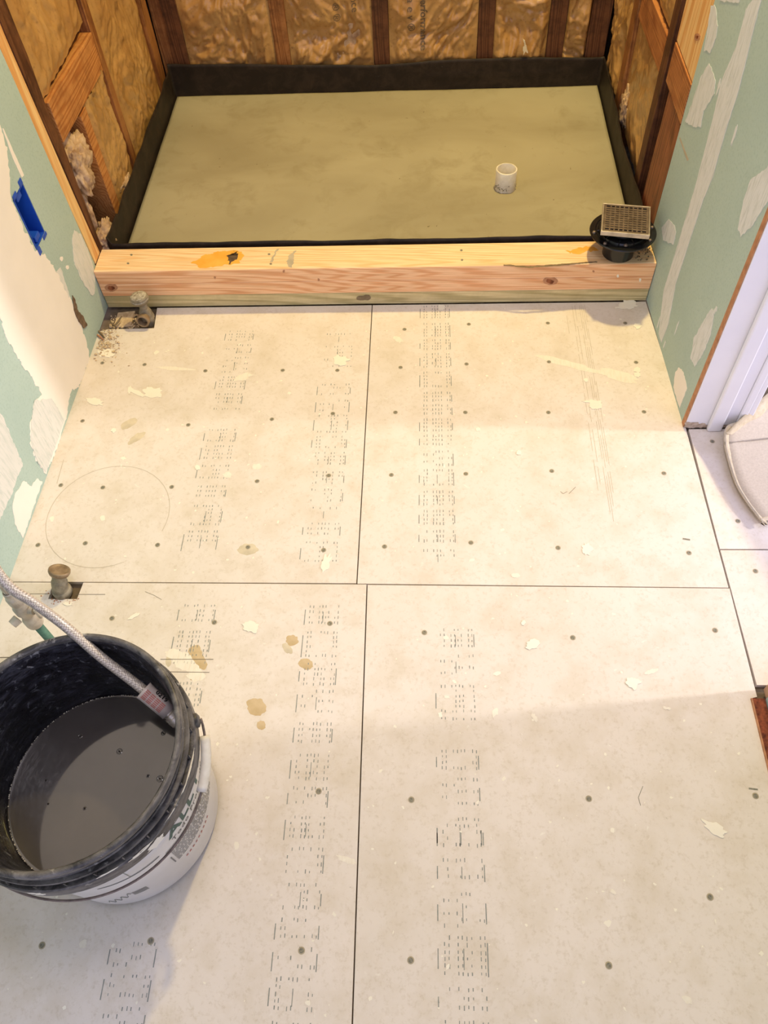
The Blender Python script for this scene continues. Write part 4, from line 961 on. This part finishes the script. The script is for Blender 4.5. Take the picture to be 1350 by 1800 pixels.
# ------------------------------------------------------------------ canvas drop cloth in the hall
EDGEP = [FL(1352, 716, .03), FL(1300, 742, .03), FL(1276, 752, .028), FL(1271, 775, .022), FL(1276, 805, .014), FL(1290, 850, .010), (FL(1308, 882, .009)), FL(1325, 905, .008), FL(1338, 921, .007), FL(1350, 917, .007), Vector((1.75, -.66, .007)), Vector((2.05, -.60, .007))]
ed = bez(EDGEP, 8); cen = Vector((1.9, -.42, .02))
bm = bmesh.new(); rows = []
for p in ed:
    row = []
    for k in range(15):
        t = k/14; q = p.lerp(Vector((cen.x, max(-.425, p.y+.25 if p.y < -.5 else p.y+.03), .010)), t); q.z = p.z*(1-t)**2+.006+.004*t+.004*noise.noise(Vector((q.x*9, q.y*9, 0)))*min(1, t*4)
        q.z = max(q.z, .0045); row.append(q)
    rows.append(row)
top = [[bm.verts.new(q) for q in r] for r in rows]; bot = [[bm.verts.new(q-Vector((0, 0, .0035))) for q in r] for r in rows]
for a, b in zip(range(len(top)-1), range(1, len(top))):
    for k in range(14):
        bm.faces.new((top[a][k], top[b][k], top[b][k+1], top[a][k+1])); bm.faces.new((bot[a][k+1], bot[b][k+1], bot[b][k], bot[a][k]))
    bm.faces.new((top[a][0], bot[a][0], bot[b][0], top[b][0])); bm.faces.new((top[a][14], top[b][14], bot[b][14], bot[a][14]))
bmesh.ops.recalc_face_normals(bm, faces=bm.faces)
dc = empty('drop_cloth', (1.62, -.58, 0), 'beige canvas drop cloth with folded hem lying past the doorway', 'drop cloth')
obj('sheet', bm, MAT['cloth'], dc, smooth=True)
def ribbon(path, w0, lift, m, name, th=.002, off=0):
    bm = bmesh.new(); A = []; n = len(path)
    for i, p in enumerate(path):
        d = (path[min(i+1, n-1)]-path[max(i-1, 0)]).normalized(); s = d.cross(Vector((0, 0, 1))).normalized()
        if s.dot(cen-p) < 0: s = -s
        q = p+s*off+Vector((0, 0, lift)); A.append([bm.verts.new(v) for v in (q, q+s*w0*.5+Vector((0, 0, th*.8)), q+s*w0, q+s*w0-Vector((0, 0, th)), q-Vector((0, 0, th)))])
    for a, b in zip(A, A[1:]):
        for k in range(5): bm.faces.new((a[k], a[(k+1) % 5], b[(k+1) % 5], b[k]))
    bm.faces.new(A[0]); bm.faces.new(A[-1][::-1]); bmesh.ops.recalc_face_normals(bm, faces=bm.faces); return obj(name, bm, MAT[m], dc, smooth=True)
hem = [p for p in ed[14:80]]
ribbon([Vector((p.x, p.y, max(p.z, .008)+.0035)) for p in hem], .011, .001, 'hem', 'hem')
ribbon([Vector((p.x, p.y, max(p.z, .008)+.0065)) for p in ed[20:76]], .0007, .0006, 'thread', 'stitching', .0004, .0035)
# fold standing up at the back edge
F0 = bez([FL(1276, 762, .034), FL(1296, 742, .045), FL(1322, 718, .055), FL(1352, 690, .062), FL(1400, 655, .06)], 8); F1 = bez([FL(1292, 772, .012), FL(1315, 752, .016), FL(1342, 738, .02), FL(1362, 720, .02), FL(1420, 700, .02)], 8)
bm = bmesh.new(); A = []
for a, b in zip(F0, F1):
    m_ = (a+b)/2+Vector((0, 0, .006)); A.append([bm.verts.new(v) for v in (a, m_, b, b-Vector((.002, .004, .003)), m_-Vector((.002, 0, .005)), a-Vector((-.001, -.003, .003)))])
for a, b in zip(A, A[1:]):
    for k in range(6): bm.faces.new((a[k], a[(k+1) % 6], b[(k+1) % 6], b[k]))
bm.faces.new(A[0]); bm.faces.new(A[-1][::-1]); bmesh.ops.recalc_face_normals(bm, faces=bm.faces); obj('folded_flap', bm, MAT['hem'], dc, smooth=True)
